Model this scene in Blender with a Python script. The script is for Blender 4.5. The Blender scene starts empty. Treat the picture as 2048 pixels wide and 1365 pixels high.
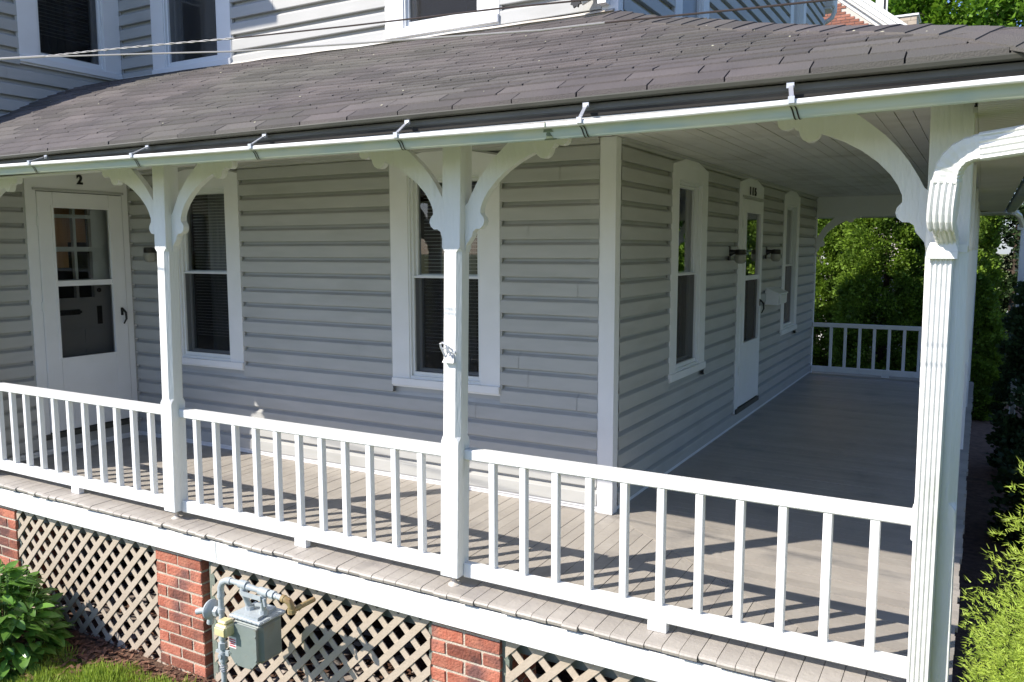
import bpy, bmesh, math, random
from math import sin, cos, pi, radians, sqrt, atan2
from mathutils import Vector, Matrix
import numpy as np
random.seed(7); np.random.seed(7)
S = bpy.context.scene
COL = S.collection

# ------------------------------------------------------------------ camera
cd = bpy.data.cameras.new("camera"); cam = bpy.data.objects.new("camera", cd); COL.objects.link(cam)
CP = Vector((2.024, -4.844, 1.7121)); YAW, PIT, ROL = 0.5175, -0.1107, -0.0014
cam.location = CP
fw = Vector((-sin(YAW)*cos(PIT), cos(YAW)*cos(PIT), sin(PIT)))
rt = Vector((cos(YAW), sin(YAW), 0)); up = rt.cross(fw)
r2 = rt*cos(ROL)+up*sin(ROL); u2 = -rt*sin(ROL)+up*cos(ROL)
cam.rotation_euler = Matrix((r2, u2, -fw)).transposed().to_euler()
cd.sensor_width = 36.0; cd.lens = 36.0*1646.17/2048; cd.clip_start = 0.05; cd.clip_end = 2000
S.camera = cam
S.render.resolution_x = 1024; S.render.resolution_y = 682

# ------------------------------------------------------------------ light
SD = Vector((-0.668, -0.744, 0.781)).normalized()       # towards the sun
EL = math.asin(SD.z); AZ = atan2(SD.x, SD.y)
W = bpy.data.worlds.new("World"); S.world = W; W.use_nodes = True
wn = W.node_tree.nodes; wl_ = W.node_tree.links
sky = wn.new("ShaderNodeTexSky"); sky.sky_type = 'NISHITA'; sky.sun_disc = False
sky.sun_elevation = EL; sky.sun_rotation = AZ
sky.air_density = 1.0; sky.dust_density = 0.6; sky.ozone_density = 3.0
tint = wn.new("ShaderNodeMix"); tint.data_type = 'RGBA'; tint.blend_type = 'MULTIPLY'; tint.inputs[0].default_value = 1
tint.inputs[7].default_value = (0.88, 0.94, 1.20, 1); wl_.new(sky.outputs[0], tint.inputs[6]); wl_.new(tint.outputs[2], wn["Background"].inputs[0]); wn["Background"].inputs[1].default_value = 0.115
sl = bpy.data.lights.new("sun", 'SUN'); sl.energy = 4.7; sl.angle = radians(0.5); sl.color = (1.0, 0.94, 0.85)
so = bpy.data.objects.new("sun", sl); COL.objects.link(so)
so.rotation_euler = SD.to_track_quat('Z', 'Y').to_euler(); so.location = (-20, -25, 30)
S.view_settings.view_transform = 'Standard'; S.view_settings.look = 'None'
S.view_settings.gamma = 1; S.view_settings.use_curve_mapping = False
S.view_settings.exposure = 0.6

# ------------------------------------------------------------------ materials
def mat(name, c1, c2=None, rough=0.6, scale=6.0, stretch=(1, 1, 1), bump=0.0, bscale=40.0, rnd=0.0,
        spec=0.4, metal=0.0, c3=None, s3=1.5, t3=(0.55, 0.75), trans=0.0, detail=4.0, bstretch=None):
    m = bpy.data.materials.new(name); m.use_nodes = True
    nt = m.node_tree; N = nt.nodes; L = nt.links; b = N["Principled BSDF"]
    b.inputs["Roughness"].default_value = rough; b.inputs["Metallic"].default_value = metal
    b.inputs["Specular IOR Level"].default_value = spec
    geo = N.new("ShaderNodeNewGeometry"); mp = N.new("ShaderNodeMapping")
    L.new(geo.outputs["Position"], mp.inputs[0]); mp.inputs["Scale"].default_value = stretch
    col = None
    if c2 is not None:
        no = N.new("ShaderNodeTexNoise"); no.inputs["Scale"].default_value = scale; no.inputs["Detail"].default_value = detail
        L.new(mp.outputs[0], no.inputs["Vector"])
        rp = N.new("ShaderNodeMapRange"); rp.inputs[1].default_value = 0.32; rp.inputs[2].default_value = 0.68
        L.new(no.outputs["Fac"], rp.inputs[0])
        mx = N.new("ShaderNodeMix"); mx.data_type = 'RGBA'
        mx.inputs[6].default_value = (*c1, 1); mx.inputs[7].default_value = (*c2, 1)
        L.new(rp.outputs[0], mx.inputs[0]); col = mx.outputs[2]
    if c3 is not None:
        no3 = N.new("ShaderNodeTexNoise"); no3.inputs["Scale"].default_value = s3; no3.inputs["Detail"].default_value = 6
        L.new(mp.outputs[0], no3.inputs["Vector"])
        r3 = N.new("ShaderNodeMapRange"); r3.inputs[1].default_value = t3[0]; r3.inputs[2].default_value = t3[1]
        L.new(no3.outputs["Fac"], r3.inputs[0])
        m3 = N.new("ShaderNodeMix"); m3.data_type = 'RGBA'; m3.inputs[7].default_value = (*c3, 1)
        if col is None: m3.inputs[6].default_value = (*c1, 1)
        else: L.new(col, m3.inputs[6])
        L.new(r3.outputs[0], m3.inputs[0]); col = m3.outputs[2]
    if rnd > 0:
        oi = N.new("ShaderNodeObjectInfo"); ad = N.new("ShaderNodeMath"); ad.operation = 'ADD'
        L.new(oi.outputs["Random"], ad.inputs[0]); L.new(geo.outputs["Random Per Island"], ad.inputs[1])
        fr = N.new("ShaderNodeMath"); fr.operation = 'FRACT'; L.new(ad.outputs[0], fr.inputs[0])
        rr = N.new("ShaderNodeMapRange"); rr.inputs[3].default_value = 1-rnd; rr.inputs[4].default_value = 1+rnd
        L.new(fr.outputs[0], rr.inputs[0])
        hs = N.new("ShaderNodeHueSaturation"); L.new(rr.outputs[0], hs.inputs["Value"])
        if col is None: hs.inputs["Color"].default_value = (*c1, 1)
        else: L.new(col, hs.inputs["Color"])
        col = hs.outputs[0]
    if col is None: b.inputs["Base Color"].default_value = (*c1, 1)
    else: L.new(col, b.inputs["Base Color"])
    if bump > 0:
        bn = N.new("ShaderNodeTexNoise"); bn.inputs["Scale"].default_value = bscale; bn.inputs["Detail"].default_value = 5
        if bstretch:
            mb = N.new("ShaderNodeMapping"); L.new(geo.outputs["Position"], mb.inputs[0]); mb.inputs["Scale"].default_value = bstretch
            L.new(mb.outputs[0], bn.inputs["Vector"])
        else: L.new(mp.outputs[0], bn.inputs["Vector"])
        bp = N.new("ShaderNodeBump"); bp.inputs["Strength"].default_value = bump; bp.inputs["Distance"].default_value = 0.01
        L.new(bn.outputs["Fac"], bp.inputs["Height"]); L.new(bp.outputs[0], b.inputs["Normal"])
    if trans > 0:
        tr = N.new("ShaderNodeBsdfTranslucent"); ms = N.new("ShaderNodeMixShader"); ms.inputs[0].default_value = trans
        if col is None: tr.inputs[0].default_value = (*c1, 1)
        else: L.new(col, tr.inputs[0])
        L.new(b.outputs[0], ms.inputs[1]); L.new(tr.outputs[0], ms.inputs[2])
        L.new(ms.outputs[0], N["Material Output"].inputs["Surface"])
    return m

def glass_mat(name, tint=(0.9, 0.95, 0.95), rough=0.0, ior=1.5, opac=0.0, boost=1.0):
    m = bpy.data.materials.new(name); m.use_nodes = True
    N = m.node_tree.nodes; L = m.node_tree.links; N.remove(N["Principled BSDF"])
    g = N.new("ShaderNodeBsdfGlossy"); g.inputs["Roughness"].default_value = rough
    t = N.new("ShaderNodeBsdfTransparent"); t.inputs[0].default_value = (*tint, 1)
    f = N.new("ShaderNodeFresnel"); f.inputs[0].default_value = ior
    mu = N.new("ShaderNodeMath"); mu.operation = 'MULTIPLY'; mu.inputs[1].default_value = boost; mu.use_clamp = True
    L.new(f.outputs[0], mu.inputs[0])
    x = N.new("ShaderNodeMixShader"); L.new(mu.outputs[0], x.inputs[0]); L.new(t.outputs[0], x.inputs[1]); L.new(g.outputs[0], x.inputs[2])
    L.new(x.outputs[0], N["Material Output"].inputs["Surface"])
    return m

M = {}
M['siding'] = mat('siding vinyl', (0.425, 0.425, 0.405), (0.465, 0.46, 0.44), rough=0.5, scale=3, stretch=(1, 1, 6), bump=0.05, bscale=60, bstretch=(2, 2, 30), rnd=0.02, c3=(0.385, 0.38, 0.355), s3=1.2)
M['white'] = mat('white painted trim', (0.78, 0.775, 0.765), (0.82, 0.815, 0.81), rough=0.5, scale=5, bump=0.05, bscale=50)
M['post'] = mat('thick white post paint', (0.78, 0.78, 0.76), (0.82, 0.82, 0.80), rough=0.45, scale=9, bump=0.55, bscale=16, bstretch=(5, 5, 0.7), c3=(0.66, 0.66, 0.62), s3=9, t3=(0.66, 0.74), stretch=(1, 1, .25))
M['vinyl'] = mat('window vinyl', (0.76, 0.77, 0.76), rough=0.35, spec=0.5)
M['deck'] = mat('porch floor paint', (0.36, 0.325, 0.285), (0.41, 0.375, 0.33), rough=0.42, scale=5, bump=0.25, bscale=30, rnd=0.09, c3=(0.27, 0.25, 0.23), s3=2.5, t3=(0.55, 0.7))
M['deckedge'] = mat('deck board paint', (0.37, 0.335, 0.295), (0.42, 0.385, 0.34), rough=0.5, scale=5, bump=0.3, bscale=45, rnd=0.06, c3=(0.33, 0.30, 0.27), s3=4, t3=(0.55, 0.7))
M['dark'] = mat('dark underside', (0.03, 0.028, 0.025), rough=0.9)
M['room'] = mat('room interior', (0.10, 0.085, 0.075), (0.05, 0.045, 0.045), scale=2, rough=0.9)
M['blind'] = mat('blind slats', (0.80, 0.79, 0.76), rough=0.6)
M['curtain'] = mat('curtain cloth', (0.30, 0.30, 0.29), (0.22, 0.23, 0.23), scale=4, stretch=(14, 14, .4), rough=0.9, trans=.3)
M['glass'] = glass_mat('window glass', boost=2.2)
M['screen'] = glass_mat('insect screen', tint=(0.42, 0.42, 0.42), rough=0.5, boost=0.35)
M['black'] = mat('black iron', (0.015, 0.014, 0.014), rough=0.4)
M['bronze'] = mat('dark bronze lamp metal', (0.03, 0.027, 0.022), rough=0.4, metal=.4)
M['lampglass'] = mat('ribbed jar glass', (0.42, 0.41, 0.36), (0.5, 0.48, 0.42), scale=30, rough=0.15, spec=.8, trans=.4)
M['brick'] = mat('red brick', (0.35, 0.105, 0.065), (0.43, 0.17, 0.11), rough=0.9, scale=14, bump=0.9, bscale=70, rnd=0.38, c3=(0.15, 0.07, 0.06), s3=4, t3=(0.50, 0.66))
M['mortar'] = mat('mortar', (0.50, 0.42, 0.33), (0.58, 0.50, 0.40), rough=0.95, scale=30, bump=0.8, bscale=90)
M['lattice'] = mat('tan lattice vinyl', (0.47, 0.39, 0.30), (0.51, 0.43, 0.34), rough=0.6, scale=8, bump=0.25, bscale=60)
M['shingle'] = mat('asphalt shingle', (0.078, 0.068, 0.067), (0.122, 0.104, 0.098), rough=0.85, scale=2.2, bump=0.45, bscale=200, rnd=0.27, c3=(0.100, 0.093, 0.080), s3=0.9, t3=(0.45, 0.65), spec=.5)
M['roofbase'] = mat('roof underlay', (0.02, 0.019, 0.018), rough=0.9)
M['lichen'] = mat('lichen', (0.42, 0.42, 0.28), (0.5, 0.47, 0.36), scale=30, rough=.95)
M['drip'] = mat('dark drip edge metal', (0.055, 0.055, 0.043), (0.075, 0.072, 0.058), rough=0.5, scale=3, c3=(.035, .033, .026), s3=3)
M['fascia'] = mat('weathered eave board', (0.15, 0.125, 0.09), (0.10, 0.07, 0.05), rough=0.8, scale=2.2, stretch=(1, 1, 8), c3=(0.05, 0.045, 0.035), s3=2, t3=(.45, .65))
M['gutter'] = mat('gutter enamel', (0.60, 0.61, 0.48), (0.52, 0.56, 0.45), rough=0.45, scale=2.5, stretch=(1, 1, 6), bump=.1, bscale=20, c3=(0.40, 0.50, 0.48), s3=3.0, t3=(0.46, 0.72))
M['lip'] = mat('gutter lip white', (0.80, 0.80, 0.77), (0.74, 0.74, 0.70), rough=0.5, scale=12)
M['galv'] = mat('galvanised strap', (0.55, 0.56, 0.58), rough=0.4, metal=0.5)
M['meter'] = mat('meter grey green paint', (0.19, 0.225, 0.21), (0.235, 0.27, 0.25), rough=0.45, scale=6, bump=.15, bscale=30, c3=(.20, .19, .15), s3=6, t3=(.56, .7))
M['pipe'] = mat('grey pipe paint', (0.36, 0.40, 0.42), (0.43, 0.47, 0.48), rough=0.5, scale=12, bump=.3, bscale=40)
M['brass'] = mat('rusty brass elbow', (0.34, 0.19, 0.085), (0.30, 0.24, 0.11), rough=0.6, scale=18, bump=.4)
M['yellow'] = mat('yellowed index cover', (0.62, 0.54, 0.26), (0.66, 0.60, 0.36), rough=0.4, scale=18)
M['sticker'] = mat('sticker white', (0.75, 0.72, 0.70), rough=.5)
M['red'] = mat('sticker red', (0.55, 0.04, 0.07), rough=.5)
M['leaf'] = mat('broad leaf', (0.11, 0.25, 0.035), (0.17, 0.33, 0.06), rough=0.35, scale=8, rnd=0.3, trans=.25, spec=.5)
M['leafstem'] = mat('green stem', (0.10, 0.18, 0.05), rough=0.6)
M['wilt'] = mat('wilted bloom', (0.42, 0.30, 0.08), (0.30, 0.16, 0.05), rough=0.8, scale=30, rnd=.2)
M['bark'] = mat('bark', (0.09, 0.065, 0.05), (0.05, 0.04, 0.03), rough=0.95, scale=10, bump=.8, bscale=20)
M['arbor'] = mat('arborvitae foliage', (0.21, 0.33, 0.030), (0.08, 0.15, 0.018), rough=0.6, scale=2.5, rnd=0.35, trans=.35)
M['yew'] = mat('dark evergreen foliage', (0.030, 0.062, 0.018), (0.045, 0.085, 0.022), rough=0.65, scale=2, rnd=0.3, trans=.2)
M['spruce'] = mat('blue spruce foliage', (0.055, 0.10, 0.085), (0.07, 0.13, 0.10), rough=0.65, scale=2, rnd=0.3, trans=.2)
M['lime'] = mat('bright conifer needles', (0.46, 0.56, 0.085), (0.34, 0.46, 0.07), rough=0.55, scale=5, rnd=0.3, trans=.4, c3=(0.30, 0.16, 0.05), s3=2.2, t3=(0.66, 0.76))
M['limecore'] = mat('conifer inner twigs', (0.22, 0.28, 0.05), (0.18, 0.17, 0.06), scale=8, rough=.9)
M['tree'] = mat('maple foliage', (0.20, 0.35, 0.03), (0.11, 0.24, 0.022), rough=0.55, scale=.8, rnd=0.35, trans=.35)
M['grass'] = mat('grass blades', (0.26, 0.38, 0.045), (0.36, 0.46, 0.08), rough=0.55, scale=3, rnd=0.3, trans=.35)
M['lawn'] = mat('lawn', (0.13, 0.17, 0.035), (0.18, 0.19, 0.06), rough=0.95, scale=2.5, bump=.9, bscale=60, c3=(0.17, 0.13, 0.06), s3=.7, t3=(.62, .75))
M['mulch'] = mat('mulch soil', (0.10, 0.055, 0.035), (0.17, 0.10, 0.065), rough=0.95, scale=16, bump=1.0, bscale=45, c3=(.055, .035, .025), s3=6)
M['chip'] = mat('bark chips', (0.20, 0.10, 0.06), (0.12, 0.06, 0.04), rough=.95, scale=20, rnd=.5)
M['stone'] = mat('rubble stones', (0.38, 0.34, 0.30), (0.28, 0.22, 0.18), rough=.95, scale=8, rnd=.3, bump=.6, bscale=30)
M['asph'] = mat('asphalt', (0.10, 0.10, 0.10), (0.13, 0.13, 0.125), rough=.9, scale=6, bump=.4, bscale=120)
M['conc'] = mat('concrete', (0.50, 0.48, 0.44), (0.42, 0.41, 0.38), rough=.9, scale=3, bump=.3)
M['pink'] = mat('salmon siding', (0.55, 0.36, 0.30), (0.60, 0.41, 0.34), rough=.7, scale=3)
M['paleside'] = mat('pale clapboard', (0.62, 0.62, 0.60), (0.56, 0.56, 0.55), rough=.7, scale=3)
M['roofgrey'] = mat('grey roof', (0.13, 0.12, 0.12), (0.17, 0.16, 0.155), rough=.9, scale=6, bump=.5)
M['nbrick'] = mat('orange brick', (0.30, 0.12, 0.08), (0.36, 0.16, 0.11), rough=.9, scale=6, rnd=.2)
M['nmortar'] = mat('pale mortar', (0.60, 0.56, 0.50), rough=.95)
M['tanstone'] = mat('tan stone facing', (0.36, 0.29, 0.22), (0.44, 0.37, 0.29), rough=.9, scale=4, rnd=.18)
M['wood'] = mat('brown wood panel', (0.42, 0.23, 0.12), (0.36, 0.18, 0.09), rough=.5, scale=3, stretch=(8, 8, 1))
M['wire'] = mat('service wire', (0.30, 0.29, 0.28), rough=.5)
M['wirered'] = mat('dark cable', (0.05, 0.035, 0.03), rough=.5)
M['ceil'] = mat('porch ceiling boards', (0.78, 0.76, 0.72), (0.82, 0.80, 0.76), rough=.6, scale=4, rnd=.05, c3=(.62, .59, .53), s3=2.2, t3=(.5, .72), bump=.15, bscale=30)
M['soffit'] = mat('vinyl soffit', (0.62, 0.61, 0.57), (0.68, 0.67, 0.63), rough=.6, scale=4)
M['greybeam'] = mat('old grey green paint', (0.17, 0.20, 0.16), (0.22, 0.24, 0.20), rough=.8, scale=8, bump=.4)
M['mossy'] = mat('mossy joint stain', (0.12, 0.15, 0.09), (0.20, 0.24, 0.16), rough=.9, scale=60)
M['trimgrey'] = mat('weathered grey trim', (0.20, 0.195, 0.18), (0.13, 0.125, 0.11), rough=.7, scale=3, stretch=(1, 1, 8))
M['spout'] = mat('enamelled downspout', (0.80, 0.80, 0.78), (0.74, 0.745, 0.72), rough=.4, scale=5, c3=(.62, .63, .58), s3=5, t3=(.62, .75))
M['plate'] = mat('rusty base plate', (0.50, 0.42, 0.34), (0.62, 0.60, 0.56), rough=.6, scale=30)
M['flash'] = mat('flashing', (0.60, 0.55, 0.47), (0.72, 0.70, 0.66), rough=.5, scale=3, stretch=(1, 1, 5), c3=(.40, .33, .25), s3=2)

# ------------------------------------------------------------------ mesh builder
class Fr:                                   # wall frame: a along the wall, d outward, z up
    def __init__(s, ox, oy, side): s.ox, s.oy, s.side = ox, oy, side
    def __call__(s, a, d, z):
        return (s.ox+d, s.oy+a, z) if s.side else (s.ox+a, s.oy-d, z)
IDF = Fr(0, 0, False)
class MB:
    def __init__(s, fr=None): s.v = []; s.f = []; s.fr = fr
    def add(s, vs, fs):
        n = len(s.v)
        if s.fr: vs = [s.fr(*p) for p in vs]
        s.v += [tuple(p) for p in vs]; s.f += [tuple(i+n for i in f) for f in fs]; return s
    def box(s, x0, x1, y0, y1, z0, z1, ch=0.0):
        if ch > 0:                          # bevelled along its vertical and horizontal edges through a hull
            P = []
            for sx, X in ((1, x0), (-1, x1)):
                for sy, Y in ((1, y0), (-1, y1)):
                    for sz, Z in ((1, z0), (-1, z1)):
                        P += [(X, Y+sy*ch, Z+sz*ch), (X+sx*ch, Y, Z+sz*ch), (X+sx*ch, Y+sy*ch, Z)]
            bm = bmesh.new(); vv = [bm.verts.new(p) for p in P]
            bmesh.ops.convex_hull(bm, input=vv); bm.verts.index_update()
            s.add([v.co[:] for v in bm.verts], [[v.index for v in f.verts] for f in bm.faces]); bm.free(); return s
        v = [(x0, y0, z0), (x1, y0, z0), (x1, y1, z0), (x0, y1, z0), (x0, y0, z1), (x1, y0, z1), (x1, y1, z1), (x0, y1, z1)]
        return s.add(v, [(0, 3, 2, 1), (4, 5, 6, 7), (0, 1, 5, 4), (1, 2, 6, 5), (2, 3, 7, 6), (3, 0, 4, 7)])
    def prism(s, poly, lo, hi, axis='y'):   # poly in the two other axes
        n = len(poly)
        def P(p, t): return {'x': (t, p[0], p[1]), 'y': (p[0], t, p[1]), 'z': (p[0], p[1], t)}[axis]
        return s.add([P(p, lo) for p in poly]+[P(p, hi) for p in poly],
                     [tuple(range(n)), tuple(range(2*n-1, n-1, -1))]+[(i, (i+1) % n+0, (i+1) % n+n, i+n) for i in range(n)])
    def quad(s, a, b, c, d): return s.add([a, b, c, d], [(0, 1, 2, 3)])
    def tube(s, pts, r, n=8, cap=True):
        pts = [Vector(p) for p in pts]; rs = r if isinstance(r, (list, tuple)) else [r]*len(pts)
        rings = []; prev = None
        for i, p in enumerate(pts):
            t = (pts[min(i+1, len(pts)-1)]-pts[max(i-1, 0)]).normalized()
            if prev is None: a = t.orthogonal().normalized()
            else: a = (prev-t*prev.dot(t)).normalized()
            prev = a; b = t.cross(a)
            rings.append([p+(a*cos(2*pi*k/n)+b*sin(2*pi*k/n))*rs[i] for k in range(n)])
        vs = [q[:] for R in rings for q in R]
        fs = [(i*n+k, i*n+(k+1) % n, (i+1)*n+(k+1) % n, (i+1)*n+k) for i in range(len(pts)-1) for k in range(n)]
        if cap: fs += [tuple(range(n-1, -1, -1)), tuple(range((len(pts)-1)*n, len(pts)*n))]
        return s.add(vs, fs)
    def lathe(s, prof, c, axis='z', n=16):
        vs = []
        for r, h in prof:
            for k in range(n):
                a = 2*pi*k/n; p = {'z': (r*cos(a), r*sin(a), h), 'x': (h, r*cos(a), r*sin(a)), 'y': (r*cos(a), h, r*sin(a))}[axis]
                vs.append((c[0]+p[0], c[1]+p[1], c[2]+p[2]))
        m = len(prof)
        fs = [(i*n+k, i*n+(k+1) % n, (i+1)*n+(k+1) % n, (i+1)*n+k) for i in range(m-1) for k in range(n)]
        fs += [tuple(range(n-1, -1, -1)), tuple(range((m-1)*n, m*n))]
        return s.add(vs, fs)
    def mesh(s, name, m, smooth=False, off=(0, 0, 0)):
        me = bpy.data.meshes.new(name)
        me.from_pydata([(v[0]-off[0], v[1]-off[1], v[2]-off[2]) for v in s.v], [], s.f)
        bm = bmesh.new(); bm.from_mesh(me); bmesh.ops.recalc_face_normals(bm, faces=bm.faces); bm.to_mesh(me); bm.free()
        if smooth:
            me.polygons.foreach_set('use_smooth', [True]*len(me.polygons))
            me.set_sharp_from_angle(angle=radians(40))
        me.materials.append(m); return me
WL = {}
def tagp(o, label=None, cat=None, group=None, kind=None):
    if label: o['label'] = label
    if cat: o['category'] = cat
    if group: o['group'] = group
    if kind: o['kind'] = kind
    return o
def inst(name, me, parent, loc, rot=None, scale=None, **kw):
    o = bpy.data.objects.new(name, me); COL.objects.link(o)
    base = WL[parent.name] if parent else Vector((0, 0, 0))
    o.location = Vector(loc)-base
    if rot is not None: o.rotation_euler = rot
    if scale is not None: o.scale = (scale,)*3
    if parent: o.parent = parent
    WL[o.name] = Vector(loc); return tagp(o, **kw)
def obj(name, mb, m, parent=None, smooth=False, **kw):
    base = WL[parent.name] if parent else Vector((0, 0, 0))
    me = mb.mesh(name, m, smooth, off=base)
    o = bpy.data.objects.new(name, me); COL.objects.link(o)
    if parent: o.parent = parent
    WL[o.name] = base.copy(); return tagp(o, **kw)
def top(name, mb, m, loc, smooth=False, **kw):     # a thing that is one mesh, origin at loc
    me = mb.mesh(name, m, smooth, off=loc); o = bpy.data.objects.new(name, me); COL.objects.link(o)
    o.location = loc; WL[o.name] = Vector(loc); return tagp(o, **kw)
def thing(name, loc, label, cat, group=None):
    o = bpy.data.objects.new(name, None); COL.objects.link(o); o.location = loc; o.empty_display_size = .1
    WL[o.name] = Vector(loc); return tagp(o, label, cat, group)
def copy_tree(src, loc, label, group=None):
    r = src.copy(); COL.objects.link(r); r.location = loc; WL[r.name] = Vector(loc); tagp(r, label, None, group)
    def rec(a, b):
        for ch in a.children:
            c = ch.copy(); COL.objects.link(c); c.parent = b; WL[c.name] = WL[b.name]+ch.location; rec(ch, c)
    rec(src, r); return r

# ------------------------------------------------------------------ geometry constants
WX = -4.718; WY = -1.56                     # wing wall plane and its front corner
XE, YE, ZE = 2.25, -1.8, 2.32               # porch eave
GZ = -1.06                                  # ground
def dz(y): return 0.0125*min(y, 0)          # porch floor pitch
PY = [-1.8, -1.094, -.765, -.458, -.104, 0]; PZ = [2.32, 2.742, 2.929, 3.067, 3.18, 3.20]
DY = [-1.8, -1.66, -1.42, -1.28, -1.09, -.8, -.4, -.14, 0]; DZ = [0, 0, .04, .074, .113, .149, .148, .10, .055]
def sst(t): t = max(0, min(1, t)); return t*t*(3-2*t)
def zr(x, y):                               # porch roof surface
    t = max(-y/1.8, x/XE); ye = -1.8*t
    if t > 1.0: return ZE-(t-1)*1.8*.6
    s = sst((x+4.7)/4.9) if -y/1.8 >= x/XE else 1
    return float(np.interp(ye, PY, PZ)-s*np.interp(ye, DY, DZ))
FF = Fr(0, 0, False); FS = Fr(0, 0, True); FW = Fr(WX, 0, True)

# ------------------------------------------------------------------ ground and surroundings (structure)
g = MB(); NX, NY = 60, 60
gx = [-400, -120, -60, -30, -15]+[(-8+i*.5) for i in range(33)]+[12, 20, 40, 80, 200, 400]
gy = [-400, -100, -40, -20, -10]+[(-7+i*.5) for i in range(25)]+[8, 12, 20, 40, 80, 200, 500]
gv = [(x, y, GZ+(0.015*sin(x*2.1)*cos(y*1.7) if -8 < x < 8 and -7 < y < 5 else 0)) for y in gy for x in gx]
n = len(gx); g.add(gv, [(j*n+i, j*n+i+1, (j+1)*n+i+1, (j+1)*n+i) for j in range(len(gy)-1) for i in range(n-1)])
tagp(obj('ground', g, M['lawn']), kind='structure')
b = MB(); e = [(-7.0, -2.0), (-5, -1.93), (-4.2, -2.0), (-3.4, -1.78), (-2.9, -1.64), (-2.4, -1.60), (-1.8, -1.62), (-.6, -1.7), (.6, -1.95), (1.8, -2.6), (3.2, -3.0), (4.6, -2.5)]
b.add([(x, y, GZ+.035) for x, y in e]+[(x, 12.0, GZ+.035) for x, y in e], [(i, i+1, len(e)+i+1, len(e)+i) for i in range(len(e)-1)])
tagp(obj('planting_bed', b, M['mulch']), kind='structure')
b = MB(); b.box(-60, 60, 24, 38, GZ-.3, GZ+.03); tagp(obj('driveway', b, M['conc']), kind='structure')
b = MB(); b.box(-80, 80, -17, -10.5, GZ-.2, GZ+.025); tagp(obj('street', b, M['asph']), kind='structure')
b = MB(); b.box(-80, 80, -10.2, -8.6, GZ-.2, GZ+.03); tagp(obj('pavement', b, M['conc']), kind='structure')

# ------------------------------------------------------------------ house
house = thing('house', (-2.3, 3.5, GZ), 'two-storey grey sided house with white trim behind the wraparound porch', 'house')
# openings: (a0,a1,z0,z1) covered by casings
WZ0, WZ1 = 0.72, 2.335
OP_F = [(-4.215, -3.295, WZ0, WZ1), (-1.735, -.812, WZ0, WZ1), (-4.264, -3.305, 3.19, 4.9), (-1.745, -.81, 3.19, 4.9)]
OP_S = [(1.04, 1.93, WZ0, WZ1), (4.95, 5.87, WZ0, WZ1), (2.95, 3.90, .14, WZ1), (.98+.9, 2.75, 3.19, 4.9), (4.93, 5.80, 3.19, 4.9)]
OP_S[3] = (1.02, 1.84, 3.19, 4.9)
OP_W = [(-.96, -.045, .14, WZ1), (-.925, -.03, 3.2, 4.9)]
EX = 0.124
PROF = [(-.008, .001), (.027, -0.001), (.029, .003), (.0265, .078), (.0245, .084), (-.003, .101), (-.009, .126)]
def board(fr, a0, a1, z0, sag=0):
    m = MB(fr); k = len(PROF)
    m.add([(a, d, z0+h) for a in (a0, a1) for d, h in PROF], [(i, i+1, k+i+1, k+i) for i in range(k-1)]); return m
def siding(fr, A0, A1, z0, nrow, ops, vis_top, stuff, seams=(), clip=None):
    for r in range(nrow):
        z = z0+r*EX; segs = [(A0, A1)]
        for o0, o1, q0, q1 in ops:
            if z+EX*.6 > q0 and z+EX*.4 < q1:
                ns = []
                for s0, s1 in segs:
                    if o1 <= s0 or o0 >= s1: ns.append((s0, s1)); continue
                    if o0 > s0: ns.append((s0, o0))
                    if o1 < s1: ns.append((o1, s1))
                segs = ns
        out = []
        for s0, s1 in segs:                 # butt joints of the vinyl lengths
            cut = None
            rr = random.Random(int(r*13+s0*7+A1*3))
            if s1-s0 > .6 and rr.random() < .27: cut = s0+(s1-s0)*rr.choice((.2, .3, .62, .8))
            out += [(s0, cut-.0012), (cut+.0012, s1)] if cut else [(s0, s1)]
        for s0, s1 in out:
            if s1-s0 < .02: continue
            if clip and not clip(s0, s1, z): continue
            m = board(fr, s0, s1, z)
            if z > vis_top: stuff.add(m.v, m.f)
            else: obj('siding_board', m, M['siding'], house)
st = MB()
siding(FF, WX, -.085, 1.781-14*EX, 19, OP_F, 9, st)
siding(FS, .06, 7.10, 1.775-14*EX, 19, OP_S, 9, st)
siding(FW, WY+.08, 0, 1.805-14*EX, 19, OP_W, 9, st)
siding(FF, WX, -.085, 3.30-2*EX, 20, OP_F, 3.95, st)
siding(FS, .06, 7.10, 3.30-2*EX, 20, OP_S, 4.0, st)
siding(FW, WY+.08, 0, 3.30-5*EX, 23, OP_W, 3.75, st)
obj('siding', st, M['siding'], house, kind='stuff')
# solid wall behind the boards, pierced at the openings
def wall(fr, A0, A1, Z0, Z1, ops, th=.16):
    m = MB(fr); zs = sorted({Z0, Z1}|{q for o in ops for q in o[2:]})
    ins = .12
    for za, zb in zip(zs, zs[1:]):
        segs = [(A0, A1)]
        for o0, o1, q0, q1 in ops:
            if q0 <= za and q1 >= zb:
                ns = []
                for s0, s1 in segs:
                    if o1-ins <= s0 or o0+ins >= s1: ns.append((s0, s1)); continue
                    ns += [(s0, o0+ins), (o1-ins, s1)]
                segs = ns
        for s0, s1 in segs: m.box(s0, s1, -th, -.013, za, zb)
    return m
obj('wall', wall(FF, WX-.16, -.001, -.2, 5.36, OP_F), M['siding'], house)
obj('wall', wall(FS, 0, 7.12, -.2, 5.36, OP_S), M['siding'], house)
obj('wall', wall(FW, WY, 0, -.2, 5.36, OP_W), M['siding'], house)
m = MB(); m.box(-9.6, WX-.01, WY, WY+.16, GZ, 5.36); obj('wall', m, M['siding'], house)
m = MB(); m.box(-9.6, -.01, 7.0, 7.11, GZ, 5.36); obj('wall', m, M['siding'], house)
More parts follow.
